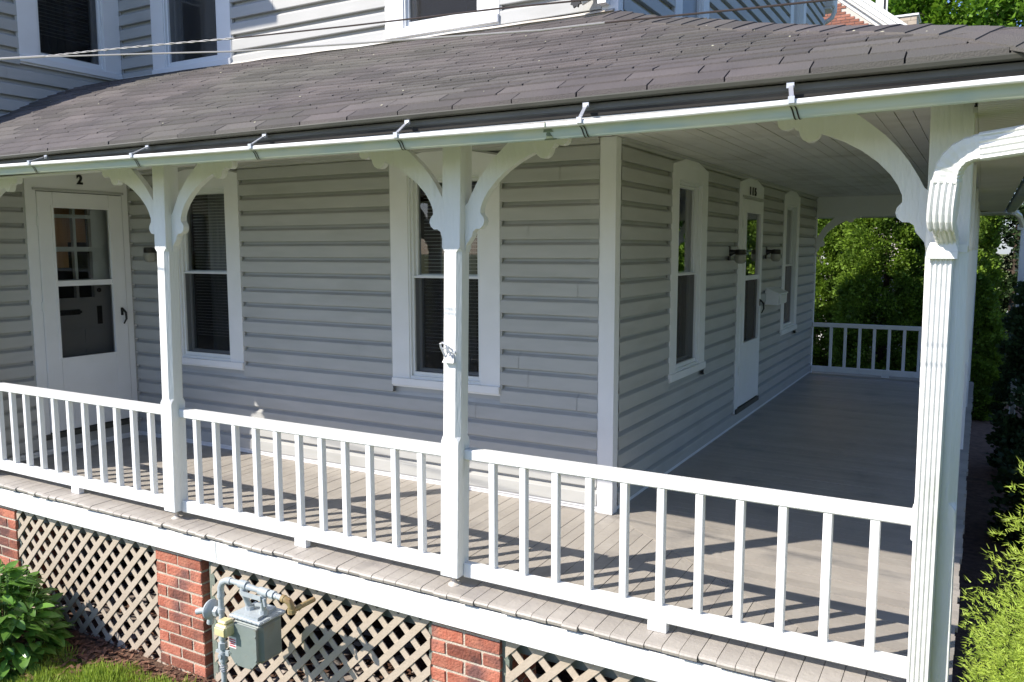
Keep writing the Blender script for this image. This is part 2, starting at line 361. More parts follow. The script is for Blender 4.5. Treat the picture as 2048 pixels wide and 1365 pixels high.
# foundation under the porch side
m = MB(); m.box(WX, 0, -.005, .2, GZ-.1, -.03); m.box(-.2, 0, .2, 7.1, GZ-.1, -.03); obj('foundation', m, M['stone'], house)
m = MB(); m.box(WX-.2, WX, WY, 0, GZ-.1, -.03); obj('foundation', m, M['stone'], house)
m = MB(); m.box(-9.6, 0, 0.16, 7.0, 5.2, 5.3); m.box(-9.6, WX-.16, WY+.16, .16, 5.2, 5.3); obj('attic_floor', m, M['room'], house)
# corner boards
for z0, z1 in ((.0, 2.405), (3.145, 5.36)):
    m = MB(); m.prism([(-.085, -.001), (-.085, -.024), (.024, -.024), (.024, .058), (.001, .058), (.001, -.001)], z0, z1, 'z')
    obj('corner_board', m, M['white'], house)
m = MB(); m.box(WX+.001, WX+.024, WY-.02, WY+.075, -.03, 5.36); m.box(WX-.1, WX+.0, WY-.02, WY-.001, -.03, 5.36); obj('corner_board', m, M['white'], house)
m = MB(); m.box(.001, .03, 7.07, 7.14, 0, 2.405); obj('corner_board', m, M['white'], house)
for fr, a, zz in ((FW, -.012, (0.0, 2.4)), (FW, -.012, (3.2, 5.36))):
    m = MB(fr); m.box(a-.012, a+.010, .001, .022, *zz); obj('inside_corner_trim', m, M['white'], house)
# base trims
for fr, a0, a1 in ((FF, WX+.03, -.086), (FS, .06, 7.07), (FW, WY+.08, -.03)):
    m = MB(fr); m.box(a0, a1, .001, .012, .002, .022); m.box(a0, a1, .001, .019, .026, .047); obj('base_trim', m, M['white'], house)
# flashing strip where the porch roof meets the walls
m = MB(); K = 40
vs = []
for i in range(K+1):
    x = WX+i*(-WX)/K; z = zr(x, 0); j = .006*sin(i*1.3)+.004*sin(i*.47)
    vs += [(x, -.026, z-.02), (x, -.027, z+.022+j*.3), (x, -.048-j, z+.004)]
m.add(vs, [(3*i, 3*i+3, 3*i+4, 3*i+1) for i in range(K)]+[(3*i+1, 3*i+4, 3*i+5, 3*i+2) for i in range(K)])
obj('flashing', m, M['flash'], house)
m = MB(); vs = []
for i in range(13):
    y = WY+.02-i*WY/12; z = zr(WX, y); vs += [(WX+.026, y, z-.02), (WX+.027, y, z+.014), (WX+.040, y, z-.002)]
m.add(vs, [(3*i, 3*i+3, 3*i+4, 3*i+1) for i in range(12)]+[(3*i+1, 3*i+4, 3*i+5, 3*i+2) for i in range(12)])
obj('flashing', m, M['siding'], house)

def slats(m, a0, a1, d, z0, z1, step=.0235):
    z = z0
    while z < z1:
        m.box(a0, a1, d-.012, d, z, z+.0022); z += step
def window(fr, a0, a1, z0, z1, ped=True, curtain=True, blind=1, lw=.155, upper=False):
    f = obj('window', MB(fr).box(a0, a0+lw, .001, .030, z0+.055, z1)
            .box(a1-lw, a1, .001, .030, z0+.055, z1), M['white'], house)
    ap = z1+(.088 if ped else 0)
    hb = z1-.10
    m = MB(fr)
    poly = [(a0, z1), (a0+lw, hb), (a1-lw, hb), (a1, z1)] if not ped else None
    m.prism([(a0, z1), (a0, z1+.001), ((a0+a1)/2, ap), (a1, z1+.001), (a1, z1)], .0, .034, 'y') if ped else None
    m.box(a0+lw, a1-lw, .001, .030, hb, z1)
    if not ped and not upper: m.box(a0, a1, .001, .030, z1, z1+.05)
    obj('header', m, M['white'], f)
    if ped:                                  # thin dark J channel that outlines the casing
        m = MB(fr); c = (a0+a1)/2
        for p, q in (((a0, z1), (c, ap)), ((c, ap), (a1, z1))):
            m.prism([(p[0], p[1]+.001), (q[0], q[1]+.001), (q[0], q[1]+.014), (p[0], p[1]+.014)], 0, .022, 'y')
        m.box(a0-.013, a0, 0, .022, z0, z1+.012); m.box(a1, a1+.013, 0, .022, z0, z1+.012)
        obj('j_channel', m, M['siding'], f)
    else:
        for c0 in (a0-.013, a1): obj('j_channel', MB(fr).box(c0, c0+.013, 0, .022, z0, z1), M['siding'], f)
    m = MB(fr); m.box(a0, a1, .001, .046, z0, z0+.055, .004); m.box(a0-.01, a1+.01, 0, .026, z0-.012, z0-.0005); obj('sill', m, M['white'], f)
    # nested vinyl frames
    b0, b1 = a0+lw, a1-lw; q0, q1 = z0+.055, hb
    m = MB(fr)
    def ring(i0, i1, j0, j1, w, d0, d1, bw=None):
        bw = bw or w
        m.box(i0, i0+w, d0, d1, j0, j1); m.box(i1-w, i1, d0, d1, j0, j1); m.box(i0+w, i1-w, d0, d1, j1-w, j1); m.box(i0+w, i1-w, d0, d1, j0, j0+bw)
    ring(b0, b1, q0, q1, .014, -.09, .022, .02)
    ring(b0+.0141, b1-.0141, q0+.0201, q1-.0141, .018, -.09, .004, .03)
    obj('frame', m, M['vinyl'], f)
    c0, c1, e0, e1 = b0+.0325, b1-.0325, q0+.0505, q1-.0325; mid = (e0+e1)/2+.01
    if upper: mid = e1-.7
    m = MB(fr)
    ring(c0, c1, mid-.014, e1, .020, -.055, -.02); ring(c0, c1, e0, mid+.0139, .020, -.088, -.056)
    m.box(c0-.015, c1+.015, -.018, .002, mid-.014, mid-.002)
    obj('sash', m, M['vinyl'], f)
    m = MB(fr); m.quad((c0+.02, -.04, mid), (c1-.02, -.04, mid), (c1-.02, -.04, e1-.02), (c0+.02, -.04, e1-.02)); obj('pane', m, M['glass'], f)
    m = MB(fr); m.quad((c0+.02, -.07, e0+.02), (c1-.02, -.07, e0+.02), (c1-.02, -.07, mid), (c0+.02, -.07, mid)); obj('pane', m, M['glass'], f)
    m = MB(fr); m.quad((c0-.004, -.014, e0-.01), (c1+.004, -.014, e0-.01), (c1+.004, -.014, mid-.016), (c0-.004, -.014, mid-.016)); obj('insect_screen', m, M['screen'], f)
    if blind:
        m = MB(fr); slats(m, c0+.01, c1-.01, -.115, (e0+e1)/2-.55 if blind == 1 else mid+.05, e1, .026 if not upper else .03)
        obj('blind', m, M['blind'], f, kind='stuff')
    if curtain:
        m = MB(fr); vs = []
        for i in range(25):
            t = i/24; a = c0+(c1-c0)*(.15+.55*t); d = -.22-.02*sin(t*26); vs += [(a, d, e0-.05), (a, d, e1+.02)]
        m.add(vs, [(2*i, 2*i+2, 2*i+3, 2*i+1) for i in range(24)]); obj('curtain', m, M['curtain'], f)
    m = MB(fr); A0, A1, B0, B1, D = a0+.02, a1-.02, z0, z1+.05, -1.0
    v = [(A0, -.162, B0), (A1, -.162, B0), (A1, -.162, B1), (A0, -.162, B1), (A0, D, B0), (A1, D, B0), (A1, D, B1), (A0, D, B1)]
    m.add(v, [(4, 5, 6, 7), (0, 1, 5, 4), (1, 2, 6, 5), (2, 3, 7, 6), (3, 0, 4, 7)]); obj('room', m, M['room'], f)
    return f
for o in OP_F[:2]: window(FF, *o)
for o in OP_S[:2]: window(FS, *o, curtain=False, blind=0)
for o in OP_F[2:]: window(FF, *o, ped=False, upper=True, curtain=(o[0] < -3))
for o in OP_S[3:]: window(FS, *o, ped=False, upper=True)
window(FW, *OP_W[1], ped=False, upper=True)

def text_mesh(txt, size, depth, off=0.0, shear=0.0, sx=1.0, sp=1.0):
    cu = bpy.data.curves.new('numeral', 'FONT'); cu.body = txt; cu.size = size; cu.extrude = depth; cu.offset = off; cu.shear = shear; cu.space_character = sp
    cu.align_x = 'CENTER'; cu.align_y = 'CENTER'
    t = bpy.data.objects.new('t', cu); COL.objects.link(t)
    dg = bpy.context.evaluated_depsgraph_get(); me = bpy.data.meshes.new_from_object(t.evaluated_get(dg))
    vs = [(v.co.x*sx, v.co.y, v.co.z) for v in me.vertices]; fs = [tuple(p.vertices) for p in me.polygons]
    bpy.data.objects.remove(t); bpy.data.curves.remove(cu); bpy.data.meshes.remove(me); return vs, fs
def door(fr, a0, a1, num, inner):
    s0, s1 = a0+.09, a1-.06; zb, zt = .19, 2.19
    if num == '115': s0, s1 = a0+.115, a1-.035
    f = obj('door_frame', MB(fr).box(a0, s0-.004, .001, .034, .14, WZ1).box(s1+.004, a1, .001, .034, .14, WZ1)
            .box(s0-.004, s1+.004, .001, .034, zt+.006, WZ1)
            .prism([(a0, WZ1), ((a0+a1)/2, WZ1+.088), (a1, WZ1)], .001, .036, 'y'), M['white'], house)
    m = MB(fr); c = (a0+a1)/2
    for p, q in (((a0, WZ1), (c, WZ1+.088)), ((c, WZ1+.088), (a1, WZ1))):
        m.prism([(p[0], p[1]+.001), (q[0], q[1]+.001), (q[0], q[1]+.014), (p[0], p[1]+.014)], 0, .024, 'y')
    m.box(a0-.014, a0, 0, .024, .1, WZ1+.012); m.box(a1, a1+.014, 0, .024, .1, WZ1+.012)
    obj('j_channel', m, M['siding'], f)
    obj('drip_cap', MB(fr).box(s0-.03, s1+.02, .035, .042, zt+.010, zt+.030), M['siding'], f)
    m = MB(fr); m.box(a0+.02, a1-.02, -.1, .050, .135, .180); obj('threshold', m, M['drip'], f)
    # storm door leaf
    w = (s1-s0-.5)/2; g0, g1 = s0+w, s1-w
    if num == '115': g0, g1 = s0+.12, s1-.10
    d0, d1 = .0, .040
    m = MB(fr)
    m.box(s0, g0, d0, d1, zb, zt, .004); m.box(g1, s1, d0, d1, zb, zt, .004)
    m.box(g0, g1, d0, d1-.001, 2.062, zt-.001); m.box(g0, g1, d0, d1-.001, 1.41, 1.456); m.box(g0, g1, d0, d1-.001, zb+.001, .806)
    m.box(g0-.02, g0, d1, d1+.006, .79, 2.08); m.box(g1, g1+.02, d1, d1+.006, .79, 2.08)
    m.box(g0, g1, d1, d1+.006, 2.062, 2.08); m.box(g0, g1, d1, d1+.006, .79, .806)
    m.box(s0+.02, s1-.02, d1, d1+.002, zb+.012, zb+.02)
    lf = obj('storm_door', m, M['white'], house)
    m = MB(fr); m.quad((g0, .022, 1.456), (g1, .022, 1.456), (g1, .022, 2.062), (g0, .022, 2.062)); obj('pane', m, M['glass'], lf)
    m = MB(fr); m.quad((g0, .022, .806), (g1, .022, .806), (g1, .022, 1.41), (g0, .022, 1.41)); obj('insect_screen', m, M['screen'], lf)
    for z in (.55, 1.25, 1.95): obj('hinge', MB(fr).box(s0-.012, s0+.006, d1-.004, d1+.006, z-.04, z+.04), M['vinyl'], lf)
    m = MB(fr); hx = s1-.055
    m.box(hx-.014, hx+.010, d1, d1+.012, 1.13, 1.20, .004); m.tube([(hx, d1+.01, 1.19), (hx+.012, d1+.040, 1.155), (hx+.010, d1+.045, 1.10), (hx-.004, d1+.028, 1.055)], [.010, .010, .009, .006])
    obj('handle', m, M['black'], lf, smooth=True)
    # numerals
    vs, fs = text_mesh(num, .108, .004, .0040 if num == '2' else .0025, sx=.95 if num == '2' else 1.1, sp=1.0 if num == '2' else 1.75)
    ac = (a0+a1)/2+(.012 if num == '2' else -.02)
    zc = 2.303 if num == '2' else 2.268
    m = MB(fr); m.add([(ac+x, .0415+z, zc+y) for x, y, z in vs], fs); obj('house_number', m, M['black'], f)
    # inner door
    m = MB(fr); i0, i1 = s0+.01, s1-.01; dd = -.075
    if inner:
        gl = [(g0+.02, g0+.235), (g0+.26, g0+.40)]; rows = [(1.30, 1.42), (1.46, 1.70), (1.74, 1.985), (2.015, 2.07)]
        zs = sorted({.15, 2.2}|{q for r in rows for q in r})
        for za, zc2 in zip(zs, zs[1:]):
            if (za, zc2) in rows:
                m.box(i0, gl[0][0], dd-.04, dd, za, zc2); m.box(gl[0][1], gl[1][0], dd-.04, dd, za, zc2); m.box(gl[1][1], i1, dd-.04, dd, za, zc2)
            else: m.box(i0, i1, dd-.04, dd, za, zc2)
        dn = obj('inner_door', m, M['paleside'], house)
        mm = MB(fr)
        for p in ((g0+.04, g0+.24), (g0+.29, g0+.46)):
            mm.box(p[0], p[1], dd, dd+.006, .90, 1.02); mm.box(p[0], p[1], dd, dd+.006, .55, .85)
        obj('door_panels', mm, M['paleside'], dn)
        mm = MB(fr); mm.box(g0+.015, g0+.255, dd, dd+.010, 1.155, 1.20, .004); mm.box(g0, g0+.27, dd+.001, dd+.008, 1.168, 1.187); obj('mail_slot', mm, M['black'], dn)
        mm = MB(fr); mm.box(g1-.085, g1-.04, dd, dd+.006, 1.06, 1.22); mm.lathe([(.001, dd), (.018, dd+.002), (.02, dd+.012), (.001, dd+.014)], (g1-.06, 0, 1.36), 'y', 12)
        obj('lock_plate', mm, M['bronze'], dn)
        mm = MB(fr); mm.box(g0-.02, g0+.24, -.19, -.17, 1.56, 2.1); mm.box(g0+.25, g0+.42, -.20, -.185, 1.78, 2.1); obj('wood_cabinet', mm, M['wood'], dn)
        mm = MB(fr); mm.box(g0+.03, g0+.07, -.2, -.19, 1.3, 1.56); obj('pale_towel', mm, M['vinyl'], dn)
    else:
        m.box(i0, i1, dd-.04, dd, .15, 2.2); m.box(i0+.15, i1-.12, dd, dd+.008, 1.3, 2.0); obj('inner_door', m, M['room'], house)
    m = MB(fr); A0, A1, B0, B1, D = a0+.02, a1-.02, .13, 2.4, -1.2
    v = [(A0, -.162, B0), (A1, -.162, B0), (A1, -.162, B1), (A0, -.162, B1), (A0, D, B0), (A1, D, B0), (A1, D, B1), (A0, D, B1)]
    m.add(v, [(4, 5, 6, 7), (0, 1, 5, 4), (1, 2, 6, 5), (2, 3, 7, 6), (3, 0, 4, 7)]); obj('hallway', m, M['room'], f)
door(FW, -.96, -.045, '2', True)
door(FS, 2.95, 3.90, '115', False)
# main eaves and roof above the frame (they cast the shade seen on the upper wall)
m = MB()
m.box(WX-5.2, WX+.29, WY-.29, 0.0, 5.36, 5.44); m.box(WX-5.2, .30, -.32, 7.4, 5.365, 5.445)
obj('soffit', m, M['white'], house)
m = MB(); x0, x1, y0, y1 = -9.9, .3, -.32, 7.4
m.add([(x0, y0, 5.45), (x1, y0, 5.45), (x1, y1, 5.45), (x0, y1, 5.45), (-6.4, 3.5, 7.0), (-3.2, 3.5, 7.0)], [(0, 1, 5, 4), (1, 2, 5), (2, 3, 4, 5), (3, 0, 4)])
m.add([(x0, WY-.29, 5.455), (WX+.29, WY-.29, 5.455), (WX+.29, 3, 5.455), (x0, 3, 5.455), (-7, .9, 6.6), (-7, 3, 6.6)], [(0, 1, 4), (1, 2, 5, 4), (3, 0, 4, 5)])
obj('roof', m, M['roofgrey'], house)

# ------------------------------------------------------------------ porch
porch = thing('porch', (0, -.8, GZ), 'raised wraparound porch with grey plank floor and white fascia', 'porch')
YN = -1.536; XN = 2.01; MS = YN/XN          # nosing, mitre slope
bw = .081
xx = WX+.02; k = 0
def zt(x, y): return dz(y)
rb = random.Random(3)
while xx < XN-.01:                          # boards of the front run, square to the front wall
    x0, x1 = xx+.0016, min(xx+bw-.0016, XN); h = rb.uniform(-.0016, .0016); j = rb.uniform(-.008, .007)
    ya, yb = (MS*x0, MS*x1) if x0 > 0 else (0, 0)
    if x0 < 0 < x1: yb = 0
    y0 = YN+j
    t = .003
    poly = []
    v = [(x0, y0+.006, dz(y0)-.001+h-.004), (x1, y0+.006, dz(y0)-.001+h-.004), (x1, yb-.002, dz(yb)+h), (x0, ya-.002, dz(ya)+h),
         (x0, y0+.02, dz(y0)+h), (x1, y0+.02, dz(y0)+h), (x0, y0, dz(y0)-.012+h), (x1, y0, dz(y0)-.012+h), (x0, y0+.004, dz(y0)-.026), (x1, y0+.004, dz(y0)-.026),
         (x1, yb-.002, -.045), (x0, ya-.002, -.045)]
    f = [(4, 5, 2, 3), (0, 1, 5, 4), (6, 7, 1, 0), (8, 9, 7, 6), (8, 11, 10, 9), (9, 10, 2, 5, 1, 7), (8, 6, 0, 4, 3, 11), (3, 2, 10, 11)]
    if ya-y0 > .03: obj('deck_board', MB().add(v, f), M['deckedge'], porch)
    xx += bw; k += 1
yy = YN+.0; bs = .0945
while yy < 7.32:                            # boards of the side run, square to the side wall
    y0, y1 = yy+.0019, yy+bs-.0019; h = rb.uniform(-.0012, .0012); j = rb.uniform(-.008, .006)
    xa = y0/MS if y0 < 0 else 0.0; xb = y1/MS if y1 < 0 else 0.0
    if y0 > 0: xa = xb = .0
    if xa < XN-.06:
        m = MB(); X1 = XN+j
        m.add([(xa+.003, y0, dz(y0)+h), (X1, y0, dz(y0)+h-.012), (X1, y1, dz(y1)+h-.012), (xb+.003, y1, dz(y1)+h),
               (xa+.003, y0, -.045), (X1, y0, -.045), (X1, y1, -.045), (xb+.003, y1, -.045)],
              [(0, 1, 2, 3), (4, 7, 6, 5), (0, 4, 5, 1), (1, 5, 6, 2), (2, 6, 7, 3), (3, 7, 4, 0)])
        obj('deck_board', m, M['deck'], porch)
    yy += bs
m = MB(); m.box(WX+.02, 1.99, -1.45, -.01, -.075, -.05); m.box(.0, 1.95, 0, 7.2, -.075, -.05); obj('subfloor', m, M['dark'], porch)
# fascia boards below the nosing
for x0, x1 in ((WX+.02, -1.955), (-1.952, 1.995)):
    m = MB(); m.box(x0, x1, -1.518, -1.49, -.19, -.062, .003); m.box(x0, x1, -1.524, -1.519, -.19, -.178); obj('fascia_board', m, M['post'], porch)
m = MB(); m.box(1.965, 1.99, -1.488, 7.2, -.19, -.062); obj('fascia_board', m, M['white'], porch)
m = MB(); m.box(WX+.02, 1.96, -1.41, -1.36, -.30, -.08); m.box(1.9, 1.96, -1.39, 7.2, -.245, -.08); obj('rim_beam', m, M['greybeam'], porch)
# ceiling boards
cx = 0.004; k = 0
while cx < 1.85:
    y = -1.30; 
    while y < 7.02:
        y1 = min(y+rb.choice((1.9, 2.6, 3.1)), 7.03)
        h = rb.uniform(-.0015, .0015)
        m = MB(); m.box(cx+.0024, cx+.0856, y+.001, y1-.001, 2.41+h, 2.425); obj('ceiling_board', m, M['ceil'], porch); y = y1
    cx += .088; k += 1
m = MB(); m.box(WX+.02, -.0, -1.355, -.02, 2.41, 2.425); obj('ceiling_board', m, M['ceil'], porch)
m = MB(); m.box(WX+.02, 1.95, -1.36, 7.05, 2.428, 2.44); obj('ceiling_deck', m, M['dark'], porch)
# beams and moulding
m = MB(); m.box(WX+.02, 1.98, -1.462, -1.365, 2.225, 2.44, .003); obj('beam', m, M['white'], porch)
m = MB(); m.box(1.855, 1.965, -1.363, 7.03, 2.205, 2.44, .003); obj('beam', m, M['white'], porch)
m = MB(); m.box(.03, 1.97, 7.035, 7.14, 2.14, 2.44, .003); obj('beam', m, M['white'], porch)
m = MB()
m.prism([(.002, 2.409), (.050, 2.409), (.044, 2.396), (.030, 2.39), (.024, 2.372), (.002, 2.366)], .06, 7.03, 'y'); 
obj('crown_moulding', m, M['siding'], porch)
m = MB(); m.prism([(-.002, 2.409), (-.050, 2.409), (-.044, 2.396), (-.030, 2.39), (-.024, 2.372), (-.002, 2.366)], WX+.03, -.09, 'x'); obj('crown_moulding', m, M['siding'], porch)

# ------------------------------------------------------------------ porch roof
roof = thing('porch_roof', (0, -.9, 2.4), 'purple-grey shingled porch roof with a hip at the right corner', 'roof')
m = MB(); NXr, NYr = 60, 16
xs = [WX+(i/(NXr))*(XE+.02-WX) for i in range(NXr+1)]
vs = []; 
for i, x in enumerate(xs):
    ylim = -1.8*max(x, 0)/XE if x > 0 else 0
    for j in range(NYr+1):
        y = -1.81+(ylim+1.81)*j/NYr; y = min(y, ylim); vs.append((x, y, zr(x, y)-.011))
m.add(vs, [(i*(NYr+1)+j, (i+1)*(NYr+1)+j, (i+1)*(NYr+1)+j+1, i*(NYr+1)+j+1) for i in range(NXr) for j in range(NYr)])
ts = [i/14 for i in range(15)]
vs = []
ys = [-1.8+i*(9.2/30) for i in range(31)]
for y in ys:
    for t in ts:
        x0 = max(0, -y/1.8*XE) if y < 0 else 0; x = x0+(XE-x0)*t; vs.append((x, y, zr(x, max(y, -1.8*x/XE))-.011))
m.add(vs, [(i*15+j, (i+1)*15+j, (i+1)*15+j+1, i*15+j+1) for i in range(30) for j in range(14)])
obj('roof_deck', m, M['roofbase'], roof)
m = MB(); m.box(WX+.02, XE-.02, -1.775, -1.47, 2.24, 2.25); m.box(1.97, XE-.02, -1.469, 7.55, 2.20, 2.212); m.box(.0, 1.969, 7.145, 7.55, 2.20, 2.212)
obj('soffit_backing', m, M['dark'], roof)
# ribbed soffit panels, side and far end
y = -1.775
m = MB()
for k in range(99):
    yb = y+.094; m.box(1.983, XE-.02, y+.002, yb-.052, 2.185, 2.197); m.box(1.983, XE-.02, yb-.046, yb-.004, 2.185, 2.197); y = yb
for k in range(24):
    x = .0+k*.085; m.box(x+.002, x+.040, 7.15, 7.50, 2.185, 2.197); m.box(x+.044, x+.082, 7.15, 7.50, 2.185, 2.197)
obj('soffit_panel', m, M['soffit'], roof, kind='stuff')
m = MB(); m.box(WX+.02, 1.98, -1.77, -1.47, 2.232, 2.238); m.box(1.966, 1.982, -1.47, 7.5, 2.185, 2.206); obj('soffit_panel', m, M['soffit'], roof)
# shingle tabs
EXY, TW = .078, .2945
tabs = []
rs = random.Random(11)
nrow = int(1.8/EXY)+1
for r in range(nrow):
    yl = -1.812+r*EXY; yu = min(yl+EXY+.010, -.004)
    if yl > -.02: break
    off = 1.181-8*TW*3+(r % 2)*(-.125)+(r % 4 >= 2)*(-.03)+rs.uniform(-.008, .008)
    x = off
    while x < XE:
        x0, x1 = x+.0032, x+TW-.0032; x += TW
        x0 = max(x0, WX+.025)
        lim_l, lim_u = -yl/1.8*XE+.03, -yu/1.8*XE+.03
        if x1 < WX+.06 or x0 > lim_l-.01: continue
        a1, b1 = min(x1, lim_l), min(x1, lim_u)
        b0 = min(x0, b1-.002)
        j = rs.uniform(-.0025, .0025); lift = .0145+rs.uniform(-.001, .0025)
        m = MB(); P = []
        for (xa, ya, hh) in ((x0, yl+j, lift), (a1, yl+j, lift), (b1, yu, .008), (b0, yu, .008), (x0, yl+j, -.006), (a1, yl+j, -.006), (b1, yu, -.006), (b0, yu, -.006)):
            P.append((xa, ya, zr(min(xa, -ya/1.8*XE), ya)+hh))
        m.add(P, [(0, 1, 2, 3), (4, 5, 1, 0), (4, 0, 3, 7), (5, 6, 2, 1)])
        c = Vector(P[0]); tabs.append(((c-CP).length, m))
tabs.sort(key=lambda t: t[0]); st = MB()
for i, (d, m) in enumerate(tabs):
    if i < 280: obj('shingle', m, M['shingle'], roof)
    else: st.add(m.v, m.f)
obj('shingles', st, M['shingle'], roof, kind='stuff')
# side slope courses (one joined sheet of steps, out of sight from the front)
st = MB()
for r in range(23):
    x1 = XE-r*EXY*XE/1.8; x0 = max(x1-EXY*XE/1.8-.03, 0)
    yb = -1.8*x1/XE
    if x1 < .05: break
    y = yb
    while y < 7.35:
        y2 = min(y+TW-.005, 7.4)
        st.add([(x1, y, zr(x1, yb)+.009), (x1, y2, zr(x1, yb)+.009), (x0, y2, zr(x0, -1.8*x0/XE)), (x0, max(y, -1.8*x0/XE), zr(x0, -1.8*x0/XE)), (x1, y, zr(x1, yb)-.004), (x1, y2, zr(x1, yb)-.004)],
               [(0, 3, 2, 1), (4, 0, 1, 5)]); y += TW
obj('shingles', st, M['shingle'], roof, kind='stuff')
# hip caps
Lh = sqrt(XE**2+1.8**2); hd = Vector((XE/Lh, -1.8/Lh, 0)); hp = Vector((1.8/Lh, XE/Lh, 0)); s = Lh+.02
k = 0
while s > .02:
    s0, s1 = s, max(s-.16, 0.0)
    m = MB(); P = []
    for ss, lift in ((s0, .022), (s1, .016)):
        for w in (-.125, -.06, 0, .06, .125):
            p = hd*ss+hp*w; zz = zr(p.x, p.y) if w else zr(hd.x*ss, hd.y*ss)
            if w == 0: zz -= .004
            zz = zz if abs(w) > 0 else (zr(hd.x*ss, hd.y*ss)-.002)
            P.append((p.x+rs.uniform(-.001, .001), p.y, zz+lift+rs.uniform(-.001, .001)))
    P += [(P[i][0], P[i][1], P[i][2]-.012) for i in range(5)]
    m.add(P, [(i, i+1, i+6, i+5) for i in range(4)]+[(i+10, i+11, i+1, i) for i in range(4)])
    # thickness along the lower edge
    m.add([P[0], P[5], (P[0][0], P[0][1], P[0][2]-.012), (P[5][0], P[5][1], P[5][2]-.010)], [(0, 1, 3, 2)])
    obj('hip_cap', m, M['shingle'], roof); s -= .142; k += 1
# lichen and debris specks
m = MB()
for k in range(44):
    y = rs.uniform(-1.78, -.1); x = rs.uniform(-4.4, 1.9)
    if x > -y/1.8*XE-.05: continue
    if k > 30: s_ = rs.uniform(.2, 2.5); x = hd.x*s_-.02; y = hd.y*s_-.11+rs.uniform(-.03, .02)
    r0 = rs.uniform(.002, .008); z = zr(x, y)+.0125; nn = 6
    m.add([(x+r0*cos(a*pi/3)*rs.uniform(.7, 1.9), y+r0*sin(a*pi/3)*rs.uniform(.5, 1.1), zr(x, y+r0*sin(a*pi/3))+.0175) for a in range(nn)]+[(x, y, z+.008)], [(i, (i+1) % nn, nn) for i in range(nn)])
obj('lichen', m, M['lichen'], roof, kind='stuff')
# drip edge and eave boards
def gs(x): return float(np.interp(x, [-4.7, -3.3, -1.7, -.48, .35, 1.1, 1.6, 2.1, 2.4], [.045, .034, .016, .006, 0, .001, .010, .018, .020]))
def run(prof, sag=False):                   # sweep a (y,z) profile along the front eave then along the side eave
    m = MB(); n = len(prof); vs = []; xs_ = [WX+.03+i*(XE-WX-.03)/34 for i in range(34)]
    for x in xs_: vs += [(x, YE-o, z+(gs(x) if sag else 0)) for o, z in prof]
    e_ = gs(XE) if sag else 0
    vs += [(XE+o, YE-o, z+e_) for o, z in prof]+[(XE+o, 7.58, z+e_) for o, z in prof]
    m.add(vs, [(k*n+i, (k+1)*n+i, (k+1)*n+i+1, k*n+i+1) for k in range(35) for i in range(n-1)])
    return m
obj('drip_edge', run([(-.03, 2.318), (.012, 2.312), (.016, 2.306), (.012, 2.294), (.006, 2.290), (-.004, 2.289)]), M['drip'], roof)
obj('eave_trim', run([(-.030, 2.2885), (-.030, 2.268), (-.036, 2.262)]), M['trimgrey'], roof)
obj('eave_board', run([(-.036, 2.262), (-.036, 2.235), (-.016, 2.225), (-.02, 2.185)]), M['fascia'], roof)
m = MB(); m.box(0, XE, 7.56, 7.58, 2.18, 2.32); obj('eave_board', m, M['white'], roof)

# ------------------------------------------------------------------ gutter
gut = thing('rain_gutter', (0, YE-.06, 2.14), 'long white gutter stained green along the porch eave', 'gutter')
G = [(.004, 2.205), (.008, 2.172), (.020, 2.158), (.045, 2.151), (.066, 2.1475), (.082, 2.143), (.088, 2.148), (.093, 2.160), (.096, 2.172), (.103, 2.182), (.110, 2.1846)]
obj('trough', run(G, True), M['gutter'], gut, smooth=True)
lipp = [(.110, 2.1847), (.122, 2.185), (.125, 2.189), (.125, 2.199), (.121, 2.204), (.104, 2.204), (.101, 2.197), (.110, 2.1847)]
obj('lip', run(lipp, True), M['lip'], gut)
for hx in (-3.9, -2.95, -2.0, -1.10, -.215, .66, 1.44, 2.15):
    m = MB(); w = .0075; g_ = gs(hx); k_ = hx-.03
    m.add([(k_-w, YE-.0, 2.283), (k_+w, YE-.0, 2.283), (hx+w, YE-.126, 2.210+g_), (hx-w, YE-.126, 2.210+g_), (k_-w, YE-.0, 2.277), (k_+w, YE-.0, 2.277), (hx+w, YE-.126, 2.205+g_), (hx-w, YE-.126, 2.205+g_)],
          [(0, 1, 2, 3), (4, 7, 6, 5), (0, 3, 7, 4), (1, 5, 6, 2), (3, 2, 6, 7)])
    m.box(hx-w-.003, hx+w+.003, YE-.132, YE-.1265, 2.190+g_, 2.213+g_); m.lathe([(.001, 0), (.004, .001), (.004, .005), (.001, .006)], (hx, YE-.118, 2.211+g_), 'z', 8)
    m.box(k_-.013, k_+.013, YE-.006, YE+.004, 2.270, 2.288)
    hg = obj('gutter_hanger', m, M['galv'], gut)
    for sgn in (-1, 1):
        m = MB(); w = .0028; pts = [(o+.0025, z-.0025) for o, z in G[4:]][::-1]
        vs = []
        for i, (o, z) in enumerate(pts): vs += [(hx+sgn*.007-w+.003*i, YE-o, z+g_), (hx+sgn*.007+w+.003*i, YE-o, z+g_)]
        m.add(vs, [(2*i, 2*i+1, 2*i+3, 2*i+2) for i in range(len(pts)-1)]); obj('strap', m, M['bronze'], hg)
m = MB(); m.box(.510, .514, YE-.1275, YE-.1252, 2.186, 2.204)
for q0, q1, q2 in ((.49, .535, 0), (.500, .525, 1), (.498, .532, 2), (.488, .548, 3), (.492, .56, 4)):
    o, z = G[-3-q2][0]+.002, G[-3-q2][1]; o2, z2 = G[-2-q2][0]+.002, G[-2-q2][1]
    m.quad((q0, YE-o, z-.001), (q1, YE-o, z-.001), (q1-.006, YE-o2, z2-.001), (q0+.006, YE-o2, z2-.001))
obj('seam_stain', m, M['mossy'], gut)

